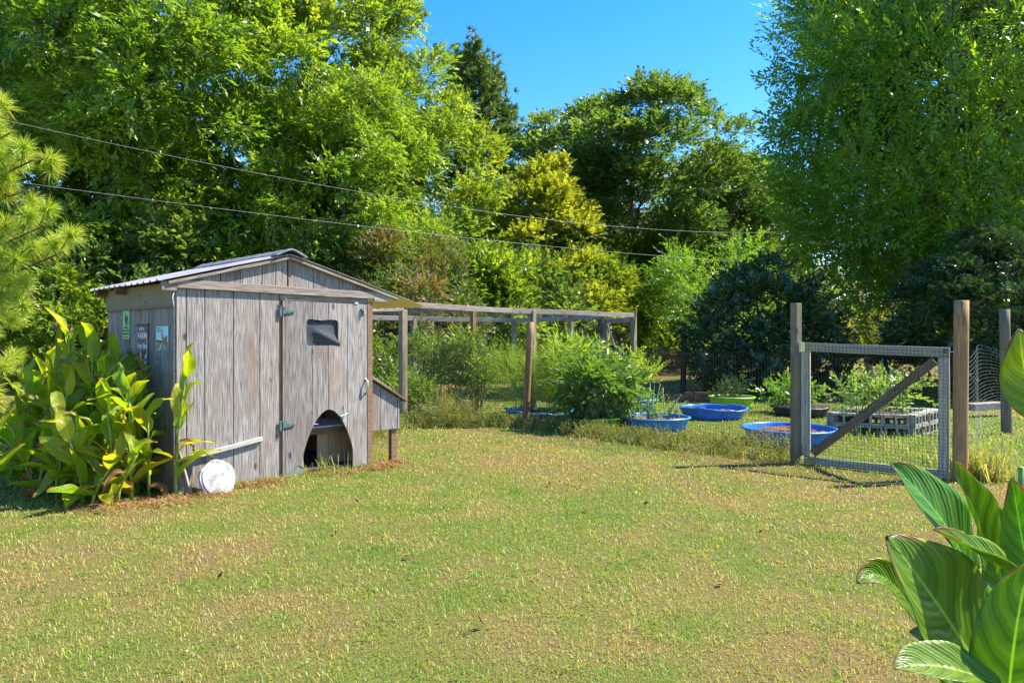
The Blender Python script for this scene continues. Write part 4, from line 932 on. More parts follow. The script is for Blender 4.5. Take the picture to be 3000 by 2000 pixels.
for k, (p, q, z0, z1) in enumerate(((BL, B_, CZ, CZ - 0.03), (B_, D_, CZ - 0.03, CZ - 0.05), (D_, G_, CZ - 0.05, CZ + 0.0), (G_, I_, CZ - 0.12, CZ - 0.12), (CA, BL, CZ - 0.02, CZ))):
    beam('top_rail', cage, r_(p, z0), r_(q, z1), 0.045, 0.13, M['plank'], rough=0.006, seed=k, cuts=6)
beam('door_brace', cage, r_(H_, 2.12), r_(H_.lerp(I_, 0.75), 0.6), 0.035, 0.07, M['plank'])
grid_mesh('netting', cage, [(r_(CA), r_(I_), 0.02, CZ - 0.03, 0.02, CZ - 0.03), (r_(BL), r_(B_), 0.02, CZ, 0.02, CZ), (r_(B_), r_(D_), 0.02, CZ, 0.02, CZ), (r_(D_), r_(G_), 0.02, CZ, 0.02, CZ), (r_(H_), r_(I_), 0.02, CZ - 0.1, 0.02, CZ - 0.1)], 0.075, 0.055, 0.0011, M['net'], 0.015, 7)
# netting stretched over the top, propped by the middle post
mb = MB(); peak = r_(C_, CZ + 0.16)
def roofpt(s, t):
    p = r_(CA).lerp(r_(I_), s).lerp(r_(BL).lerp(r_(G_), s), t); d = math.hypot(p.x - peak.x, p.y - peak.y)
    return Vector((p.x, p.y, CZ + 0.05 + 0.15 * math.exp(-(d / 1.2) ** 2) - 0.10 * math.sin(math.pi * s) * math.sin(math.pi * t)))
for i in range(70): mb.tube([roofpt(i / 69, t / 10) for t in range(11)], 0.0011, 3, False)
for i in range(50): mb.tube([roofpt(s / 12, i / 49) for s in range(13)], 0.0011, 3, False)
o = mb.build('roof_netting', M['net'], cage); o['kind'] = 'stuff'

def pole(name, a, b, r, mat, label, cat='pole'):
    o = tube(name, None, [a, Vector(a).lerp(Vector(b), 0.5), b], r, mat, 8); tag(o, label, cat); return o
pole('bamboo_pole', G(1848, 1190) + Vector((0, 0.5, 0)), PX(1864, 905, 17.2), 0.022, M['plank_brown'], 'thin tan pole leaning on the corner of the netted cage')
pole('plastic_pipe', PX(1833, 1105, 17.0), PX(1819, 992, 17.3), 0.028, M['blackplastic'], 'short dark pipe standing among the plants by the cage door', 'pipe')
for px, p0, p1 in ((1782, 1130, 1022), (1800, 1150, 1085), (1818, 1140, 1110)):
    pole('plant_stake', PX(px, p0 + 60, 13.6), PX(px - 2, p1, 13.6), 0.010, M['galv'], 'thin metal stake among the pepper plants', 'stake')['group'] = 'plant stakes'

# ------------------------------------------------------------------ tubs (old paddling pools), beds, brick stack
def pool(center, R, H, mat, label, group, fill='mulch', warp=0.0, seed=0, fillz=0.6, lip=0.035, n=72):
    rg = random.Random(seed); e = thing('paddling_pool', center, label, 'pool', rg.uniform(0, 6), group)
    prof = [(0.87, 0.0), (0.90, 0.30), (0.935, 0.62), (0.965, 0.93), (0.975, 0.985), (1.0, 1.0), (1.0 + lip * 0.7, 0.985), (1.0 + lip, 0.93), (1.0 + lip * 0.95, 0.90)]
    V = []; F = []; ph = [rg.uniform(0, 6) for _ in range(4)]
    def wob(a, t): return warp * t * (0.5 * math.sin(2 * a + ph[0]) + 0.3 * math.sin(3 * a + ph[1]) + 0.25 * math.sin(7 * a + ph[2]) + 0.2 * math.sin(13 * a + ph[3]))
    for i, (f, z) in enumerate(prof):
        for k in range(n):
            a = 2 * math.pi * k / n; rib = 0.014 * (1 if (k % 6) < 2 else 0) * math.sin(math.pi * min(1, z * 1.02)) if i < 4 else 0
            rr = R * (f - rib) * (1 + 0.35 * wob(a + 1, z)); V.append((rr * math.cos(a), rr * math.sin(a), H * z * (1 + 0.55 * wob(a, z)) - 0.01))
    for i in range(len(prof) - 1):
        for k in range(n): F.append((i * n + k, i * n + (k + 1) % n, (i + 1) * n + (k + 1) % n, (i + 1) * n + k))
    w = obj_py('wall', V, F, mat, e, True); md = w.modifiers.new('t', 'SOLIDIFY'); md.thickness = 0.006; md.offset = 0
    V = [(0, 0, H * fillz)]; m = 6
    for i in range(1, m + 1):
        for k in range(36):
            a = 2 * math.pi * k / 36; r = R * 0.905 * i / m; V.append((r * math.cos(a), r * math.sin(a), H * fillz + rg.uniform(-0.02, 0.022) + 0.03 * math.sin(3 * a + i)))
    F = [(0, 1 + k, 1 + (k + 1) % 36) for k in range(36)]
    for i in range(m - 1):
        for k in range(36): F.append((1 + i * 36 + k, 1 + (i + 1) * 36 + k, 1 + (i + 1) * 36 + (k + 1) % 36, 1 + i * 36 + (k + 1) % 36))
    obj_py('soil', V, F, M[fill], e, False)
    return e
def at_base(pxl, pxr, ybase):
    """centre and radius of a round tub from its left and right edges and the row of its front foot"""
    Yf = FPX * EYE / (ybase - HOR); R = (pxr - pxl) / 2 / FPX * (Yf + 0.6); Yc = Yf + R * 0.88
    R = (pxr - pxl) / 2 / FPX * Yc / 1.03; return Vector((((pxl + pxr) / 2 - 1500) / FPX * Yc, Yc, 0.0)), R
PG = 'old paddling pools used as planters'
c1, r1 = at_base(2178, 2444, 1312); pool(c1, r1, 0.25, M['blue'], 'bright blue paddling pool of bare mulch partly behind the gate', PG, seed=1, warp=0.02)
c2, r2 = at_base(1994, 2183, 1234); pool(c2, r2, 0.25, M['blue'], 'blue paddling pool with warped buckled rim and bare soil', PG, seed=2, warp=0.22, fillz=0.5)
c3, r3 = at_base(2078, 2210, 1201); pool(c3, r3, 0.30, M['lime'], 'lime green paddling pool with small leafy plants in front of the evergreen shrub', PG, 'soil', seed=3, warp=0.03, fillz=0.85)
c4, r4 = at_base(1819, 2021, 1266); pool(c4, r4, 0.24, M['pale_blue'], 'faded blue paddling pool with onion leaves growing in it', PG, seed=4, warp=0.03)
c5, r5 = at_base(1652, 1822, 1262); pool(c5, r5, 0.22, M['lime'], 'lime green paddling pool under the bushy pepper plants', PG, 'soil', seed=5, warp=0.12, fillz=0.8)
c6, r6 = at_base(1480, 1684, 1236); pool(c6, r6, 0.20, M['teal'], 'crumpled teal paddling pool behind the leaning brown post', PG, 'soil', seed=6, warp=0.35, fillz=0.6)
c7, r7 = at_base(1775, 1930, 1210); pool(c7, r7, 0.30, M['blue'], 'blue paddling pool half hidden behind the pepper plants', PG, 'soil', seed=7, warp=0.03, fillz=0.75)
c8, r8 = at_base(2255, 2440, 1226); pool(c8, r8 * 0.9, 0.22, M['blackplastic'], 'low black tub of soil in the shade beyond the gate', PG, 'soil', seed=8, warp=0.2, fillz=0.9)
c9, r9 = at_base(1175, 1291, 1218); pool(c9, r9, 0.36, M['blackplastic'], 'black tub standing behind the nest box of the coop', PG, 'soil', seed=9, warp=0.02, fillz=0.7)
o = box('concrete_block', None, (0, 0, 0), (0.2, 0.2, 0.2), M['concrete'], 0.006); o.location = G(1363, 1195) + Vector((0, 0, 0.09)); o.rotation_euler = (0, 0, 0.5)
tag(o, 'single grey concrete block on the grass under the berry bushes', 'block')

def block_mesh():
    """hollow block lying on its side: two open cores run front to back"""
    L, Dp, H = 0.39, 0.19, 0.19; t = 0.034; xs_ = [-L / 2, -L / 2 + t, -t / 2, t / 2, L / 2 - t, L / 2]; zs = [0, t, H - t, H]; mb = MB()
    def bx(x0, x1, z0, z1): mb.boxm(Matrix.Translation(((x0 + x1) / 2, 0, (z0 + z1) / 2)), x1 - x0, Dp, z1 - z0)
    V = []; F = []; idx = {}
    for y in (-Dp / 2, Dp / 2):
        for z in zs:
            for x in xs_: idx[(x, y, z)] = len(V); V.append((x, y, z))
    for i in range(5):
        for j in range(3):
            hole = j == 1 and i in (1, 3); a = [(xs_[i], zs[j]), (xs_[i + 1], zs[j]), (xs_[i + 1], zs[j + 1]), (xs_[i], zs[j + 1])]
            f = [idx[(x, -Dp / 2, z)] for x, z in a]; b = [idx[(x, Dp / 2, z)] for x, z in a]
            if not hole: F.append(tuple(f)); F.append(tuple(reversed(b)))
            else:
                for k in range(4): F.append((f[k], f[(k + 1) % 4], b[(k + 1) % 4], b[k]))
    for j in range(3):
        for x in (xs_[0], xs_[5]):
            q = (idx[(x, -Dp / 2, zs[j])], idx[(x, Dp / 2, zs[j])], idx[(x, Dp / 2, zs[j + 1])], idx[(x, -Dp / 2, zs[j + 1])]); F.append(q[::-1] if x < 0 else q)
    for i in range(5):
        for z in (zs[0], zs[3]):
            q = (idx[(xs_[i], -Dp / 2, z)], idx[(xs_[i + 1], -Dp / 2, z)], idx[(xs_[i + 1], Dp / 2, z)], idx[(xs_[i], Dp / 2, z)]); F.append(q if z > 0 else q[::-1])
    return mesh_py('concrete_block', V, F, M['concrete'])
BMESH = block_mesh()
bA, bB, bC = Vector((5.60, 12.44, 0)), Vector((6.70, 11.98, 0)), Vector((7.80, 13.05, 0)); bD = bA + (bC - bB)
bed = thing('raised_bed', bA, 'raised bed of two courses of hollow concrete blocks beyond the gate', 'bed')
rr = random.Random(3)
for p, q in ((bA, bB), (bB, bC), (bD, bC), (bA, bD)):
    d = q - p; n = max(1, round(d.length / 0.405)); an = math.atan2(d.y, d.x)
    for cz in (0.0, 0.195):
        for k in range(n):
            o = put(bpy.data.objects.new('block', BMESH), bed); c = p + d * ((k + 0.5) / n) - bA
            o.location = c + Vector((rr.uniform(-0.012, 0.012), rr.uniform(-0.012, 0.012), cz - 0.01)); o.rotation_euler = (rr.uniform(-0.02, 0.02), rr.uniform(-0.02, 0.02), an + rr.uniform(-0.05, 0.05)); o.scale = (min(1.0, d.length / n / 0.395), 1, 1)
V = [bA, bB, bC, bD]; V = [v - bA for v in V]; obj_py('soil', [(v.x, v.y, 0.30) for v in V], [(0, 1, 2, 3)], M['soil'], bed)
beam('old_timber', None, PX(2838, 1192, 15.0), PX(2935, 1186, 15.3), 0.3, 0.14, M['plank']); tag(bpy.data.objects['old_timber'], 'pale old timber lying on the ground behind the loose wire fence', 'timber')

bs = thing('brick_stack', G(2050, 1177), 'low stack of old reddish bricks under the far fence post', 'bricks'); rr = random.Random(8)
BRK = box_mesh('brick', 0.21, 0.10, 0.065, M['brick'], 0.004)
for row in range(4):
    for k in range(8):
        if row == 3 and k in (0, 1, 6): continue
        o = put(bpy.data.objects.new('brick', BRK), bs); o.location = (-0.85 + 0.225 * k + rr.uniform(-0.02, 0.02) + 0.1 * (row % 2), 0.04 * rr.uniform(-1, 1), 0.03 + row * 0.066); o.rotation_euler = (0, 0, rr.uniform(-0.1, 0.1))
for row in range(3):
    for k in range(5):
        o = put(bpy.data.objects.new('brick', BRK), bs); o.location = (0.78 + 0.06 * k + rr.uniform(-0.02, 0.02), 0.25 + 0.22 * k, 0.03 + row * 0.066); o.rotation_euler = (0, 0, 1.2 + rr.uniform(-0.1, 0.1))

bp_ = thing('brush_pile', G(1955, 1088), 'heap of brown cut branches on the far lawn', 'brush'); rg = np.random.default_rng(61); mb = MB()
for i in range(420):
    a = rg.uniform(0, 6.28); q = rg.random() ** 0.6; x = math.cos(a) * 1.35 * q; y = math.sin(a) * 1.0 * q; z = 1.15 * (1 - q ** 1.5) * rg.random() ** 0.7; L = rg.uniform(0.3, 0.9); d = Vector((rg.normal(), rg.normal(), rg.normal(0, 0.45))).normalized()
    c = Vector((x, y, z + 0.05)); mb.tube([c - d * L / 2, c + d * 0.1 * L + Vector((0, 0, 0.04)), c + d * L / 2], [0.014, 0.011, 0.005], 3, False)
o = mb.build('branches', M['twig'], bp_); o['kind'] = 'stuff'

# ------------------------------------------------------------------ garden plants
def bush(name, loc, H, R, nst, label, mat, leaf, width, per, nleaf, group=None, seed=0, spray=0.3, droop=0.2, updir=0.6, base=0.35, stem=0.012, cat='plant', stemmat='twig', lobr=(0.16, 0.34), nl=34, loc_z=0.0):
    rg = np.random.default_rng(seed); e = thing(name, Vector(loc) + Vector((0, 0, loc_z)), label, cat, 0.0, group); mb = MB(); lo = []
    tips = []
    for i in range(nst):
        a = 6.283 * i / nst + rg.normal(0, 0.3); q = R * rg.uniform(0.25, 0.95); h = H * rg.uniform(0.65, 1.0) * (1 - 0.25 * q / R); tips.append((math.cos(a) * q, math.sin(a) * q, h))
        mb.tube([(math.cos(a) * 0.06, math.sin(a) * 0.06, -0.05), (math.cos(a) * q * 0.35, math.sin(a) * q * 0.35, h * 0.45), (math.cos(a) * q, math.sin(a) * q, h)], [stem, stem * 0.75, stem * 0.35], 5, False)
    for k in range(nl):
        tx, ty, th = tips[rg.integers(0, nst)]; t = base + (1 - base) * rg.random() ** 0.8; f = t ** 1.3
        lo.append((tx * f + rg.normal(0, 0.10 * R), ty * f + rg.normal(0, 0.10 * R), th * t, rg.uniform(*lobr)))
    mb.build('stems', M[stemmat], e, True)
    V, F, r = crown_arrays(rg, lo, per, spray, nleaf, leaf, width, droop, 0.9, updir, 0.9, 0.2); c = obj_np('foliage', V, F, M[mat], e, rnd=r); c['kind'] = 'stuff'
    return e
BG = 'berry bushes in the netted cage'
bush('berry_bush', G(1135, 1190), 2.05, 0.75, 9, 'thin berry bush with some reddish twigs between the coop and the front cage post', 'leaf_blue', 0.09, 0.42, 7, 9, BG, 71, lobr=(0.10, 0.24))
bush('berry_bush', G(1268, 1196), 2.15, 0.85, 11, 'tall berry bush with bare slanting stems beside the front cage post', 'leaf_blue', 0.09, 0.42, 10, 9, BG, 72, base=0.42, lobr=(0.10, 0.24), nl=40)
bush('berry_bush', G(1402, 1202), 2.05, 0.90, 12, 'wide berry bush with dark stems in the middle of the cage', 'leaf_blue', 0.09, 0.42, 11, 9, BG, 73, base=0.35, lobr=(0.10, 0.24), nl=40)
bush('asparagus_plant', c6 + Vector((-0.45, 0.2, 0.1)), 1.35, 0.50, 9, 'feathery yellow-green asparagus beside the leaning brown post', 'leaf_fern', 0.055, 0.10, 26, 14, None, 74, stemmat='stem_green', stem=0.006, nl=40)
bush('asparagus_plant', c6 + Vector((0.25, 0.25, 0.1)), 1.30, 0.5, 9, 'feathery yellow-green asparagus growing in the crumpled teal pool', 'leaf_fern', 0.055, 0.10, 26, 14, None, 75, stemmat='stem_green', stem=0.006, nl=40)
bush('tall_herb', c6 + Vector((0.55, 0.1, 0.1)), 1.75, 0.55, 10, 'tall herb with long narrow yellow-green leaves in the crumpled teal pool', 'leaf_fern', 0.21, 0.14, 5, 7, None, 76, stemmat='stem_green', stem=0.010, nl=34, droop=0.5, base=0.3)
bush('tall_herb', c6 + Vector((1.15, 0.9, 0.0)), 1.85, 0.6, 10, 'tall leafy herb standing between the teal and blue pools', 'leaf_lily', 0.15, 0.28, 5, 8, None, 77, stemmat='stem_green', stem=0.010, nl=34, droop=0.4, base=0.3)
bush('pepper_plant', c5 + Vector((-0.10, 0.0, 0.15)), 1.28, 0.48, 8, 'bushy pepper plant with dark drooping leaves in the lime pool', 'leaf_pepper', 0.155, 0.36, 11, 8, None, 78, stemmat='stem_green', droop=0.75, updir=0.0, nl=30, base=0.2)
bush('pepper_plant', c5 + Vector((0.30, 0.15, 0.15)), 1.10, 0.42, 8, 'bushy pepper plant leaning over the right side of the lime pool', 'leaf_pepper', 0.155, 0.36, 10, 8, None, 79, stemmat='stem_green', droop=0.75, updir=0.0, nl=28, base=0.2)
bush('leafy_bush', c7 + Vector((-0.1, -0.1, 0.15)), 1.25, 0.62, 10, 'light green bushy plant growing in the half hidden blue pool', 'leaf_fern', 0.085, 0.42, 8, 9, None, 80, stemmat='stem_green', nl=34, base=0.25)
bush('small_plant', c4 + Vector((0.0, 0.05, 0.14)), 0.28, 0.42, 9, 'low yellow-green plants between the onion leaves', 'leaf_fern', 0.05, 0.4, 6, 7, None, 81, stemmat='stem_green', stem=0.005, lobr=(0.05, 0.09), nl=12, base=0.2)
bush('small_plant', c3 + Vector((0, 0, 0.22)), 0.30, 0.36, 9, 'dark low leafy plant in the far lime pool', 'leaf_dark', 0.08, 0.5, 6, 7, None, 82, stemmat='twig', stem=0.006, lobr=(0.06, 0.12), nl=14, base=0.3)
bush('leafy_plant', c8 + Vector((-0.1, 0.35, 0.1)), 0.60, 0.75, 9, 'low spreading green plant behind the black tub', 'leaf_fresh', 0.10, 0.5, 7, 8, None, 83, stemmat='stem_green', stem=0.007, lobr=(0.12, 0.2), nl=20, base=0.25)
bush('tomato_plant', bA.lerp(bB, 0.35) + Vector((0.15, 0.35, 0.3)), 0.62, 0.62, 8, 'sprawling tomato plant with pale green leaves in the block bed', 'leaf_lily', 0.09, 0.5, 4, 8, None, 84, stemmat='stem_green', stem=0.009, lobr=(0.1, 0.18), nl=24, base=0.3, droop=0.5)
bush('tomato_plant', bA.lerp(bB, 0.8) + Vector((0.45, 0.6, 0.3)), 0.75, 0.5, 6, 'taller tomato plant at the back of the block bed', 'leaf_lily', 0.09, 0.5, 4, 8, None, 85, stemmat='stem_green', stem=0.009, lobr=(0.1, 0.18), nl=18, base=0.35, droop=0.5)
bush('vine_shrub', G(1215, 1222) + Vector((-0.1, 0.0, 0)), 0.75, 0.65, 10, 'tangled green vine heaped on the fence behind the nest box', 'leaf_blue', 0.065, 0.5, 14, 9, None, 86, nl=40, base=0.1, stem=0.006)
bush('vine_shrub', G(1320, 1240), 0.30, 0.7, 10, 'low tangled weeds along the foot of the cage fence', 'weed', 0.05, 0.4, 14, 9, None, 87, nl=30, base=0.1, stem=0.005)
rr = random.Random(5)
for k, (dx, dy, h, lx, ly) in enumerate(((-0.16, -0.05, 0.62, 0.05, 0.0), (-0.12, 0.0, 0.72, 0.03, 0.02), (-0.07, 0.03, 0.66, 0.06, 0), (-0.03, -0.03, 0.7, 0.12, 0), (0.20, 0.0, 0.42, 0.18, 0), (0.24, 0.05, 0.5, 0.26, 0), (0.30, 0.0, 0.38, 0.28, 0.0), (-0.62, 0.05, 0.52, 0.12, 0))):
    p = c4 + Vector((dx, dy, 0.13)); o = tube('onion_plant', None, [p, p + Vector((lx * 0.3, ly, h * 0.5)), p + Vector((lx, ly, h))], [0.017, 0.016, 0.003], M['onion'], 8)
    tag(o, 'upright blue-green tubular onion leaf in the faded blue pool', 'onion', 'onion leaves in the faded blue pool')
for k, (px, p0, p1, Y) in enumerate(((1942, 1215, 1136, 12.9), (1985, 1232, 1182, 12.9), (1844, 1232, 1200, 12.6))):
    o = pole('dry_stalk', PX(px + 6, p0, Y), PX(px, p1, Y), 0.008, M['white_wood'], 'thin dry plant stalk standing in the faded blue pool', 'stalk'); o['group'] = 'dry stalks'

# ------------------------------------------------------------------ weeds, tall grass, straw
rg = np.random.default_rng(91)
def along(pts, n, spread):
    pts = np.array([[p[0], p[1]] for p in pts]); seg = np.linalg.norm(np.diff(pts, axis=0), axis=1); cum = np.concatenate([[0], np.cumsum(seg)])
    t = rg.random(n) * cum[-1]; i = np.clip(np.searchsorted(cum, t) - 1, 0, len(seg) - 1); f = (t - cum[i]) / seg[i]
    return pts[i] + (pts[i + 1] - pts[i]) * f[:, None] + rg.normal(0, 1, (n, 2)) * np.array(spread)
FL = [on_coop(3.0, 1.6), CA, (-0.9, 13.5), LEAN, (1.9, 11.5), LGP + Vector((0.05, 0.0, 0))]
n = 1000; q = along(FL, n, (0.17, 0.15)); dens = N1.fbm(q[:, 0] * 1.3, q[:, 1] * 1.3, 2); hh = 0.01 + 0.09 * dens + 0.20 * np.clip(1 - np.abs(q[:, 0] - 3.5) / 0.7, 0, 1) + 0.12 * (q[:, 0] < -1.3)
lo = np.stack([q[:, 0], q[:, 1], hh * rg.random(n) * 0.8 + 0.02, 0.03 + 0.05 * rg.random(n)], 1)
V, F, r = crown_arrays(rg, lo, 6, 0.14, 8, 0.036, 0.35, 0.1, 0.9, 0.9, 1.0, 0.1, center=np.array([0, 0, 0.0]))
tag(obj_np('weeds', V, F, M['weed'], rnd=r), 'strip of brown and green weeds along the foot of the garden fence', 'weeds', kind='stuff')
n = 5200; q = along(FL, n, (0.17, 0.15)); P = np.stack([q[:, 0], q[:, 1], gz(q[:, 0], q[:, 1])], 1)
Va, Fa, ra = blades(P, 0.05 + 0.17 * rg.random(n) ** 2, 0.004 + 0.006 * rg.random(n), 0.9, rg.random(n), rg)
n = 900; q = np.array([[RGP.x, RGP.y]]) + rg.normal(0, 1, (n, 2)) * np.array([0.16, 0.14]) + np.array([[0.35, 0.25]]); P = np.stack([q[:, 0], q[:, 1], gz(q[:, 0], q[:, 1])], 1)
Vb, Fb, rb = blades(P, 0.18 + 0.42 * rg.random(n), 0.006 + 0.008 * rg.random(n), 1.0, rg.random(n) ** 1.2, rg)
n = 2600; t = rg.random(n); q = np.stack([5.4 + 3.0 * rg.random(n), 8.9 + 5.0 * rg.random(n)], 1); P = np.stack([q[:, 0], q[:, 1], gz(q[:, 0], q[:, 1])], 1)
Vc, Fc, rc = blades(P, 0.06 + 0.22 * rg.random(n) ** 2, 0.006 + 0.008 * rg.random(n), 1.0, 0.35 + 0.65 * rg.random(n), rg)
n = 900; fu = rg.random(n) * 2.5; q = np.array([on_coop(u, -0.03 - abs(rg.normal(0, 0.10)))[:2] for u in fu]); P = np.stack([q[:, 0], q[:, 1], gz(q[:, 0], q[:, 1])], 1)
Vd, Fd, rd = blades(P, 0.04 + 0.11 * rg.random(n) ** 1.5, 0.004 + 0.005 * rg.random(n), 1.0, 0.25 + 0.75 * rg.random(n), rg)
q = np.array([on_coop(AC + rg.normal(0, 0.17), rg.normal(0.0, 0.06))[:2] for u in range(46)]); P = np.stack([q[:, 0], q[:, 1], np.full(46, 0.03)], 1)
Ve, Fe, re_ = blades(P, 0.10 + 0.24 * rg.random(46), 0.006 + 0.006 * rg.random(46), 0.9, 0.2 + 0.5 * rg.random(46), rg)
Vs = [Va, Vb, Vc, Vd, Ve]; Fs = [Fa, Fb, Fc, Fd, Fe]; off = 0; FF = []
for v, f in zip(Vs, Fs): FF.append(f + off); off += len(v)
tag(obj_np('tall_grass', np.concatenate(Vs), np.concatenate(FF), M['sedge'], rnd=np.concatenate([ra, rb, rc, rd, re_])), 'longer uncut grass along the fence, posts and coop wall', 'grass', kind='stuff')
x, y = scatter(2.8, 11.5, 12.0, rg); k = (N1.fbm(x * 1.1 + 40, y * 1.1, 2) > 0.50) & ~in_coop(x, y, 0.05); x, y = x[k], y[k]; n = len(x)
lo = np.stack([x, y, gz(x, y) + 0.006, 0.03 + 0.035 * rg.random(n)], 1); V, F, r = crown_arrays(rg, lo, 4, 0.05, 5, 0.018, 0.5, 0.15, 1.0, 0.5, 0.5, 0.1, center=np.array([0, 0, -50.0]))
tag(obj_np('lawn_weeds', V, F, M['leaf_fresh'], rnd=r), 'low clover and broad-leaved weeds scattered through the lawn', 'weeds', kind='stuff')
LEAFD = mesh_py('fallen_leaf', [(0, 0, 0), (0.03, 0.022, 0.012), (0.075, 0, 0.02), (0.03, -0.022, 0.01), (0.035, 0, -0.002)], [(0, 4, 1), (1, 4, 2), (4, 3, 2), (0, 3, 4)], M['rust'])
for k, (px, py) in enumerate(((1882, 1486), (1720, 1502), (1205, 1640), (640, 1700), (2230, 1560), (1420, 1850), (980, 1560), (2100, 1720), (1050, 1480), (1610, 1420))):
    o = put(bpy.data.objects.new('fallen_leaf', LEAFD)); p = G(px, py); o.location = (p.x, p.y, gzf(p.x, p.y) + 0.028); o.rotation_euler = (rg.normal(0, 0.3), rg.normal(0, 0.3), k * 1.9); o.scale = (0.9 + 0.05 * (k % 4),) * 3
    tag(o, 'small curled rusty brown leaf lying on the mown lawn', 'leaf', 'fallen leaves on the lawn')
def straw(name, pts, label):
    Vs = []; Fs = []; off = 0; R_ = []
    for (cx, cy, sx, sy, n) in pts:
        p = np.stack([cx + rg.normal(0, sx, n), cy + rg.normal(0, sy, n)], 1); p = p[~in_coop(p[:, 0], p[:, 1], 0.0)]; n = len(p)
        a = rg.random(n) * 6.28; L = 0.04 + 0.07 * rg.random(n); d = np.stack([np.cos(a), np.sin(a), rg.normal(0.1, 0.3, n)], 1)
        P = np.stack([p[:, 0], p[:, 1], gz(p[:, 0], p[:, 1]) + 0.008 + 0.035 * rg.random(n) * np.exp(-((p[:, 0] - cx) / sx) ** 2)], 1); Nn = unit(rg.normal(0, 0.3, (n, 3)) + np.array([0, 0, 1]))
        v = leafset(P, unit(d), Nn, L, np.full(n, 0.0065)).reshape(-1, 3); Vs.append(v); Fs.append(np.arange(len(v)).reshape(-1, 4) + off); off += len(v); R_.append(rg.random(n))
    tag(obj_np(name, np.concatenate(Vs), np.concatenate(Fs), M['straw'], rnd=np.concatenate(R_)), label, 'straw', kind='stuff')
pp = []
for u, v, sx, n in ((0.75, -0.10, 0.17, 900), (1.0, -0.07, 0.14, 700), (1.9, -0.05, 0.25, 900), (2.4, -0.10, 0.14, 800), (2.62, -0.02, 0.16, 1000), (2.9, 0.02, 0.10, 500), (0.2, -0.30, 0.2, 700), (-0.25, -0.35, 0.25, 900), (-0.7, -0.2, 0.3, 800)):
    c = on_coop(u, v); pp.append((c.x, c.y, sx, sx * 0.55, n))
straw('pine_straw', pp, 'reddish brown straw and dead grass heaped along the foot of the coop')

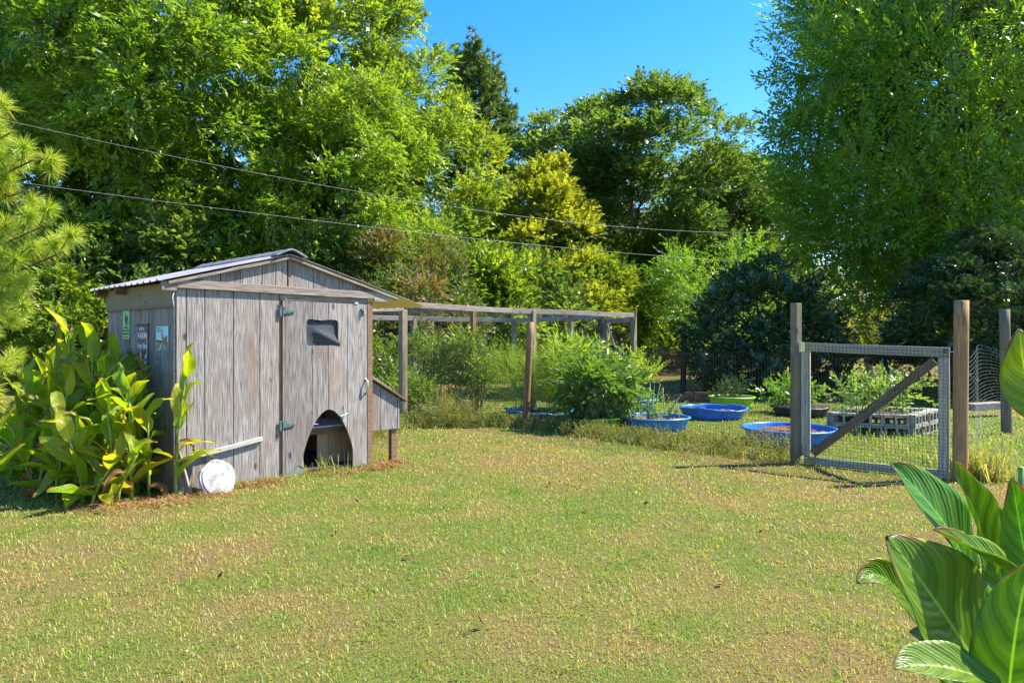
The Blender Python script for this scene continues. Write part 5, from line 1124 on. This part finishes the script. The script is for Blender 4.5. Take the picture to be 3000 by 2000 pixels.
# ------------------------------------------------------------------ canna lilies
def canna_mat(name, base, vein, trans, edge=0.0, brown=(0.26, 0.15, 0.06), spots=0.15):
    """ribbed leaf: u runs along the leaf, v across; veins sweep from the midrib to the edge"""
    m, nt, b, L, nn = new_mat(name)
    uv = nn('UVMap'); sp = nn('SeparateXYZ'); L.new(uv.outputs[0], sp.inputs[0])
    def math_(op, a, c=None, v=None):
        n = nn('Math'); n.operation = op
        (L.new(a, n.inputs[0]) if hasattr(a, 'is_linked') else setattr(n.inputs[0], 'default_value', a))
        if c is not None: (L.new(c, n.inputs[1]) if hasattr(c, 'is_linked') else setattr(n.inputs[1], 'default_value', c))
        return n.outputs[0]
    av = math_('ABSOLUTE', math_('SUBTRACT', sp.outputs['Y'], 0.5))                      # 0 at the midrib, .5 at the edge
    nz = nn('TexNoise'); nz.inputs['Scale'].default_value = 5; nz.inputs['Detail'].default_value = 3; L.new(uv.outputs[0], nz.inputs['Vector'])
    ph = math_('MULTIPLY', math_('ADD', math_('SUBTRACT', sp.outputs['X'], math_('MULTIPLY', math_('POWER', av, 1.3), 0.85)), math_('MULTIPLY', nz.outputs['Fac'], 0.11)), 105.0)
    vn = math_('SINE', ph); vv = math_('ADD', math_('MULTIPLY', vn, 0.5), 0.5)
    ph2 = math_('SINE', math_('MULTIPLY', ph, 0.31)); broad = math_('ADD', math_('MULTIPLY', ph2, 0.5), 0.5)
    c = mixc(nt, L, math_('MULTIPLY', vv, 0.22), base, vein); c = mixc(nt, L, math_('MULTIPLY', broad, 0.5), c, vein)
    rib = nn('MapRange'); rib.inputs['From Min'].default_value = 0.020; rib.inputs['From Max'].default_value = 0.008; L.new(av, rib.inputs['Value'])
    c = mixc(nt, L, rib.outputs[0], c, tuple(min(1, x * 1.25 + 0.03) for x in vein))
    oi = nn('ObjectInfo')
    hv = nn('HueSaturation'); mr = nn('MapRange'); mr.inputs['To Min'].default_value = 0.47; mr.inputs['To Max'].default_value = 0.515; L.new(oi.outputs['Random'], mr.inputs['Value']); L.new(mr.outputs[0], hv.inputs['Hue'])
    mr2 = nn('MapRange'); mr2.inputs['To Min'].default_value = 0.8; mr2.inputs['To Max'].default_value = 1.2
    w2 = nn('TexWhiteNoise'); w2.noise_dimensions = '1D'; L.new(oi.outputs['Random'], w2.inputs['W']); L.new(w2.outputs['Value'], mr2.inputs['Value']); L.new(mr2.outputs[0], hv.inputs['Value']); L.new(c, hv.inputs['Color']); c = hv.outputs[0]
    # brown, torn-looking margin and tip
    n2 = nn('TexNoise'); n2.inputs['Scale'].default_value = 6; n2.inputs['Detail'].default_value = 4; L.new(uv.outputs[0], n2.inputs['Vector'])
    e = math_('ADD', math_('MULTIPLY', av, 1.7), math_('MULTIPLY', math_('POWER', sp.outputs['X'], 6.0), 0.55)); e = math_('ADD', e, math_('MULTIPLY', n2.outputs['Fac'], 0.5)); e = math_('ADD', e, edge)
    em = nn('MapRange'); em.inputs['From Min'].default_value = 1.13; em.inputs['From Max'].default_value = 1.22; L.new(e, em.inputs['Value'])
    ey = nn('MapRange'); ey.inputs['From Min'].default_value = 1.0; ey.inputs['From Max'].default_value = 1.16; L.new(e, ey.inputs['Value'])
    c = mixc(nt, L, math_('MULTIPLY', ey.outputs[0], 0.6), c, (0.40, 0.38, 0.03)); c = mixc(nt, L, em.outputs[0], c, brown)
    L.new(c, b.inputs['Base Color']); b.inputs['Roughness'].default_value = 0.36; b.inputs['Specular IOR Level'].default_value = 0.45
    bp = nn('Bump'); bp.inputs['Strength'].default_value = 0.35; bp.inputs['Distance'].default_value = 0.004; L.new(math_('ADD', vv, math_('MULTIPLY', broad, 1.5)), bp.inputs['Height']); L.new(bp.outputs['Normal'], b.inputs['Normal'])
    tr = nn('BsdfTranslucent'); L.new(mixc(nt, L, 1.0, c, (1.9, 1.75, 0.55), 'MULTIPLY'), tr.inputs['Color'])
    mx = nn('MixShader'); mx.inputs['Fac'].default_value = trans; L.new(b.outputs[0], mx.inputs[1]); L.new(tr.outputs[0], mx.inputs[2]); L.new(mx.outputs[0], nt.nodes['Material Output'].inputs['Surface'])
    return m
M['canna'] = canna_mat('canna_leaf', (0.15, 0.27, 0.012), (0.28, 0.39, 0.025), 0.56)
M['canna_old'] = canna_mat('canna_leaf_old', (0.28, 0.35, 0.018), (0.38, 0.42, 0.03), 0.55, 0.10)
M['canna_dead'] = canna_mat('canna_leaf_dead', (0.27, 0.15, 0.07), (0.36, 0.22, 0.12), 0.25, 0.35, (0.22, 0.11, 0.05))
M['canna_near'] = canna_mat('canna_leaf_near', (0.065, 0.21, 0.014), (0.22, 0.40, 0.035), 0.45, -0.16)
M['canna_tip'] = canna_mat('canna_leaf_browned', (0.10, 0.23, 0.014), (0.24, 0.38, 0.03), 0.45, 0.02)
def leaf_surface(P, width, nrm, cup, wave, seed, nt_=16, ns=8, wprof=None, twist=0.0):
    """P: control points of the midrib (3 or 4); nrm: where the upper side looks"""
    rg = random.Random(seed); P = [Vector(p) for p in P]; V = []; UVs = []
    def bez(t):
        q = P
        while len(q) > 1: q = [q[i].lerp(q[i + 1], t) for i in range(len(q) - 1)]
        return q[0]
    p1, p2 = rg.uniform(0, 6), rg.uniform(0, 6); L = sum((P[i + 1] - P[i]).length for i in range(len(P) - 1))
    for i in range(nt_ + 1):
        t = i / nt_; p = bez(t); tg = (bez(min(1, t + 0.02)) - bez(max(0, t - 0.02))).normalized()
        n = (nrm - tg * nrm.dot(tg)).normalized(); s = tg.cross(n)
        if twist:
            a = twist * t; s, n = s * math.cos(a) + n * math.sin(a), n * math.cos(a) - s * math.sin(a)
        w = width * (wprof(t) if wprof else (math.sin(math.pi * min(1, t * 0.98 + 0.02) ** 0.78) ** 0.75 * (1 - 0.25 * t)))
        for j in range(ns + 1):
            v = j / ns * 2 - 1
            V.append(p + s * (v * w / 2 * (1 - 0.12 * abs(v) * abs(cup))) + n * (cup * w * 0.5 * abs(v) ** 1.4 + wave * width * abs(v) * math.sin(t * 13 + p1 + (1.3 if v > 0 else 0)) + 0.02 * width * math.sin(t * 5 + p2)))
            UVs.append((t, j / ns))
    F = [(i * (ns + 1) + j, i * (ns + 1) + j + 1, (i + 1) * (ns + 1) + j + 1, (i + 1) * (ns + 1) + j) for i in range(nt_) for j in range(ns)]
    return V, F, UVs
def leaf_mesh(name, data, mat):
    V, F, U = data; me = mesh_py(name, V, F, mat, True); ul = me.uv_layers.new(name='UVMap')
    for lp_ in me.loops: ul.data[lp_.index].uv = U[lp_.vertex_index]
    return me
LV = []      # leaf shapes: base at the origin, running along +x, upper side +z, length 1
for k, (pts, w, cup, wave) in enumerate((
        ([(0, 0, 0), (0.35, 0, 0.16), (0.75, 0, 0.12), (1, 0, -0.06)], 0.40, 0.35, 0.05), ([(0, 0, 0), (0.3, 0, 0.1), (0.7, 0, 0.14), (1, 0, 0.06)], 0.36, 0.55, 0.06),
        ([(0, 0, 0), (0.35, 0, 0.22), (0.75, 0, 0.05), (0.92, 0, -0.28)], 0.42, 0.25, 0.08), ([(0, 0, 0), (0.4, 0.03, 0.05), (0.7, -0.03, 0.05), (1, 0.02, 0.02)], 0.38, 0.75, 0.05),
        ([(0, 0, 0), (0.3, 0.05, 0.2), (0.65, 0.1, 0.1), (0.9, 0.2, -0.15)], 0.40, 0.3, 0.10))):
    LV.append([leaf_mesh('leaf', leaf_surface(pts, w, UP, cup, wave, k), M[m]) for m in ('canna', 'canna_old')])
LDEAD = [leaf_mesh('leaf', leaf_surface(p, w, UP, c, 0.16, 9 + i, twist=tw), M['canna_dead']) for i, (p, w, c, tw) in enumerate((([(0, 0, 0), (0.3, 0, 0.1), (0.5, 0, -0.3), (0.4, 0.05, -0.75)], 0.22, 1.3, 1.0), ([(0, 0, 0), (0.25, 0, 0.12), (0.55, 0, 0.0), (0.6, 0, -0.4)], 0.30, 1.0, 1.8)))]
CG = 'canna lilies in the clump beside the coop'
def canna(loc, H, nl, rg, label, lean=(0, 0), flower=None, size=0.50, dead=0.10, face=None):
    e = thing('canna_lily', loc, label, 'canna', 0.0, CG); top = Vector((lean[0], lean[1], H))
    stem = lambda t: Vector((lean[0] * t * t, lean[1] * t * t, -0.06 + (H + 0.06) * t))
    tube('stem', e, [stem(t) for t in (0, 0.33, 0.66, 1)], [0.016, 0.015, 0.012, 0.008], M['stem_green'], 7)
    a0 = rg.uniform(0, 6.28)
    for k in range(nl):
        t = 0.16 + 0.82 * k / max(1, nl - 1); an = a0 + k * 2.5 + rg.normal(0, 0.4)
        if face is not None: an = face + rg.normal(0, 1.1)
        pitch = 0.25 + 0.85 * t + rg.normal(0, 0.22); sc = size * (1.15 - 0.45 * t) * rg.uniform(0.85, 1.15)
        old = rg.random() < 0.30 + 0.2 * (1 - t)
        if rg.random() < dead * (1.6 - t): me = LDEAD[rg.integers(0, 2)]; sc *= 0.75; pitch -= 0.5
        else: me = LV[rg.integers(0, len(LV))][1 if old else 0]
        o = put(bpy.data.objects.new('leaf', me), e); o.location = stem(t)
        o.rotation_euler = (Matrix.Rotation(an, 4, 'Z') @ Matrix.Rotation(-pitch, 4, 'Y') @ Matrix.Rotation(rg.normal(0, 0.35), 4, 'X')).to_euler(); o.scale = (sc, sc * rg.uniform(0.85, 1.15), sc)
    if flower == 'red':
        for k in range(5):
            a = k * 1.26; o = put(bpy.data.objects.new('petal', PETAL), e); o.location = stem(1.0) + Vector((0, 0, 0.02 * k)); o.rotation_euler = (0, -0.6, a); o.scale = (1, 1, 1)
    elif flower == 'seed':
        mb = MB(); q = stem(1.0); mb.tube([q - Vector((0, 0, 0.05)), q + Vector((0.01, 0, 0.30))], [0.007, 0.004], 5)
        for k in range(9): 
            a = k * 2.3; z = 0.10 + 0.02 * k; mb.tube([q + Vector((0, 0, z)), q + Vector((0.028 * math.cos(a), 0.028 * math.sin(a), z + 0.035))], [0.006, 0.010], 5)
        mb.build('seed_spike', M['twig'], e, True)
    return e
PETAL = leaf_mesh('petal', leaf_surface([(0, 0, 0), (0.04, 0, 0.03), (0.075, 0, 0.02), (0.09, 0, -0.02)], 0.045, UP, 0.3, 0.15, 4, 6, 4), M['red'])
rg = np.random.default_rng(101)
spots = []
edge_line = [(-3.62, 7.38), (-3.98, 7.0), (-4.45, 7.0), (-5.1, 7.5), (-5.9, 8.5), (-7.6, 10.4)]      # front foot of the clump, from the coop corner outwards
for i in range(2500):
    x = rg.uniform(-8.2, -3.6); y = rg.uniform(6.9, 11.6)
    fy = np.interp(-x, [-p[0] for p in edge_line], [p[1] for p in edge_line])
    u = (x - COOP[0]) * D1[0] + (y - COOP[1]) * D1[1]; dv = (x - COOP[0]) * D2[0] + (y - COOP[1]) * D2[1]
    if u > -0.12 or y < fy or y > fy + 2.1 or dv > 3.6: continue
    p = Vector((x, y, 0))
    if all((p - q).length > 0.155 for q, *_ in spots): spots.append((p, y - fy, -u))
spots.sort(key=lambda q: q[1])
print('cannas', len(spots))
for i, (p, v, w) in enumerate(spots[:130]):
    edge = min(1.0, v / 0.75); H = 0.45 + 1.42 * edge * rg.uniform(0.6, 1.05)
    if w < 0.45 and v > 0.4: H = min(H, 1.25)
    fl = 'seed' if (i % 5 == 0 and H > 1.2) else None
    canna(p, H, 6 + int(H > 0.9) * 3, rg, 'broad-leaved canna lily stem with ragged green leaves in the clump beside the coop', (rg.normal(0.08, 0.10), rg.normal(-0.12, 0.10)), fl)
canna(on_coop(-0.06, -0.14), 1.42, 10, rg, 'tall canna lily at the coop corner whose top leaves stand in front of the wall', (0.16, -0.05), None, 0.46, 0.12, face=0.2)
canna(on_coop(-1.45, 0.95), 1.50, 7, rg, 'canna lily with a single red flower in the clump beside the coop', (-0.1, -0.1), 'red')

# large canna in the foreground on the right, leaf by leaf
FC = thing('foreground_canna', (1.46, 1.95, 0), 'large canna lily with big glossy ribbed leaves close to the yard edge', 'canna')
def near_leaf(pts, width, nrm, cup=0.3, wave=0.03, twist=0.0, mat='canna_near', seed=0, wp=None):
    W_ = [PX(2450 + 0.638 * x, 1000 + 0.638 * y, Y) - FC.location for x, y, Y in pts]
    o = put(bpy.data.objects.new('leaf', leaf_mesh('leaf', leaf_surface(W_, width, Vector(nrm).normalized(), cup, wave, seed, 30, 14, wp, twist), M[mat])), FC)
    md = o.modifiers.new('t', 'SOLIDIFY'); md.thickness = 0.0012
    return o
blade_w = lambda t: math.sin(math.pi * min(1, (t * 0.97 + 0.03)) ** 0.85) ** 0.7
near_leaf([(640, 1080, 1.95), (560, 960, 1.92), (470, 760, 1.86), (250, 560, 1.85)], 0.22, (0.35, -0.75, 0.55), 0.28, 0.03, seed=1, wp=blade_w)
near_leaf([(735, 1060, 1.90), (660, 850, 1.87), (575, 700, 1.85), (548, 552, 1.84)], 0.11, (0.5, -0.75, 0.3), 0.7, 0.05, 0.25, seed=2, wp=blade_w)
near_leaf([(770, 1190, 2.05), (760, 1020, 2.04), (720, 860, 2.02), (620, 740, 2.0)], 0.19, (0.1, -0.9, 0.4), 0.25, 0.03, seed=3, wp=blade_w)
near_leaf([(860, 1105, 1.82), (760, 1030, 1.79), (600, 940, 1.77), (442, 862, 1.75)], 0.085, (0.1, -0.35, 0.95), 0.75, 0.03, 0.1, 'canna_tip', seed=4, wp=blade_w)
near_leaf([(740, 1600, 1.85), (600, 1400, 1.80), (430, 1180, 1.74), (238, 892, 1.72)], 0.33, (0.30, -0.90, 0.35), 0.22, 0.03, seed=5, wp=blade_w)
near_leaf([(420, 1330, 2.0), (300, 1150, 1.98), (190, 990, 1.95), (95, 1110, 1.90)], 0.11, (0.1, -0.75, 0.6), 0.4, 0.03, 0.0, 'canna_tip', seed=6, wp=blade_w)
near_leaf([(760, 1580, 1.62), (560, 1500, 1.60), (400, 1450, 1.58), (262, 1500, 1.56)], 0.12, (0.0, -0.45, 0.9), 0.35, 0.03, seed=7, wp=blade_w)
near_leaf([(790, 1720, 1.70), (790, 1480, 1.68), (830, 1250, 1.66), (890, 1010, 1.66)], 0.19, (-0.35, -0.85, 0.35), 0.28, 0.03, seed=8, wp=blade_w)
near_leaf([(900, 1080, 1.80), (850, 960, 1.80), (845, 800, 1.80), (800, 622, 1.78)], 0.105, (-0.3, -0.9, 0.2), 0.4, 0.03, 0.0, 'canna_tip', seed=9, wp=blade_w)
near_leaf([(960, 330, 1.45), (900, 250, 1.45), (850, 130, 1.45), (840, -60, 1.45)], 0.12, (-0.2, -0.9, 0.3), 0.2, 0.03, 0.0, 'canna', seed=10, wp=blade_w)
near_leaf([(600, 1500, 1.95), (520, 1440, 1.93), (430, 1390, 1.92), (335, 1335, 1.90)], 0.12, (0.2, -0.6, 0.7), 0.3, 0.03, seed=11, wp=blade_w)
for dx, dy, h, lx in ((0.0, 0.0, 1.30, -0.06), (0.16, -0.12, 1.2, 0.05), (-0.12, -0.2, 0.9, -0.05)):
    tube('stem', FC, [(dx, dy, -0.05), (dx + lx * 0.4, dy, h * 0.5), (dx + lx, dy, h)], [0.02, 0.018, 0.010], M['stem_green'], 8)
for k in range(9):
    a = 0.7 * k + 0.3; o = put(bpy.data.objects.new('leaf', LV[k % 5][0]), FC); o.location = (0.05 + 0.12 * math.cos(a), -0.05 + 0.12 * math.sin(a), 0.25 + 0.05 * k)
    o.rotation_euler = (Matrix.Rotation(a if math.cos(a) > -0.2 else a + 1.6, 4, 'Z') @ Matrix.Rotation(-0.75, 4, 'Y')).to_euler(); o.scale = (0.42, 0.42, 0.42)
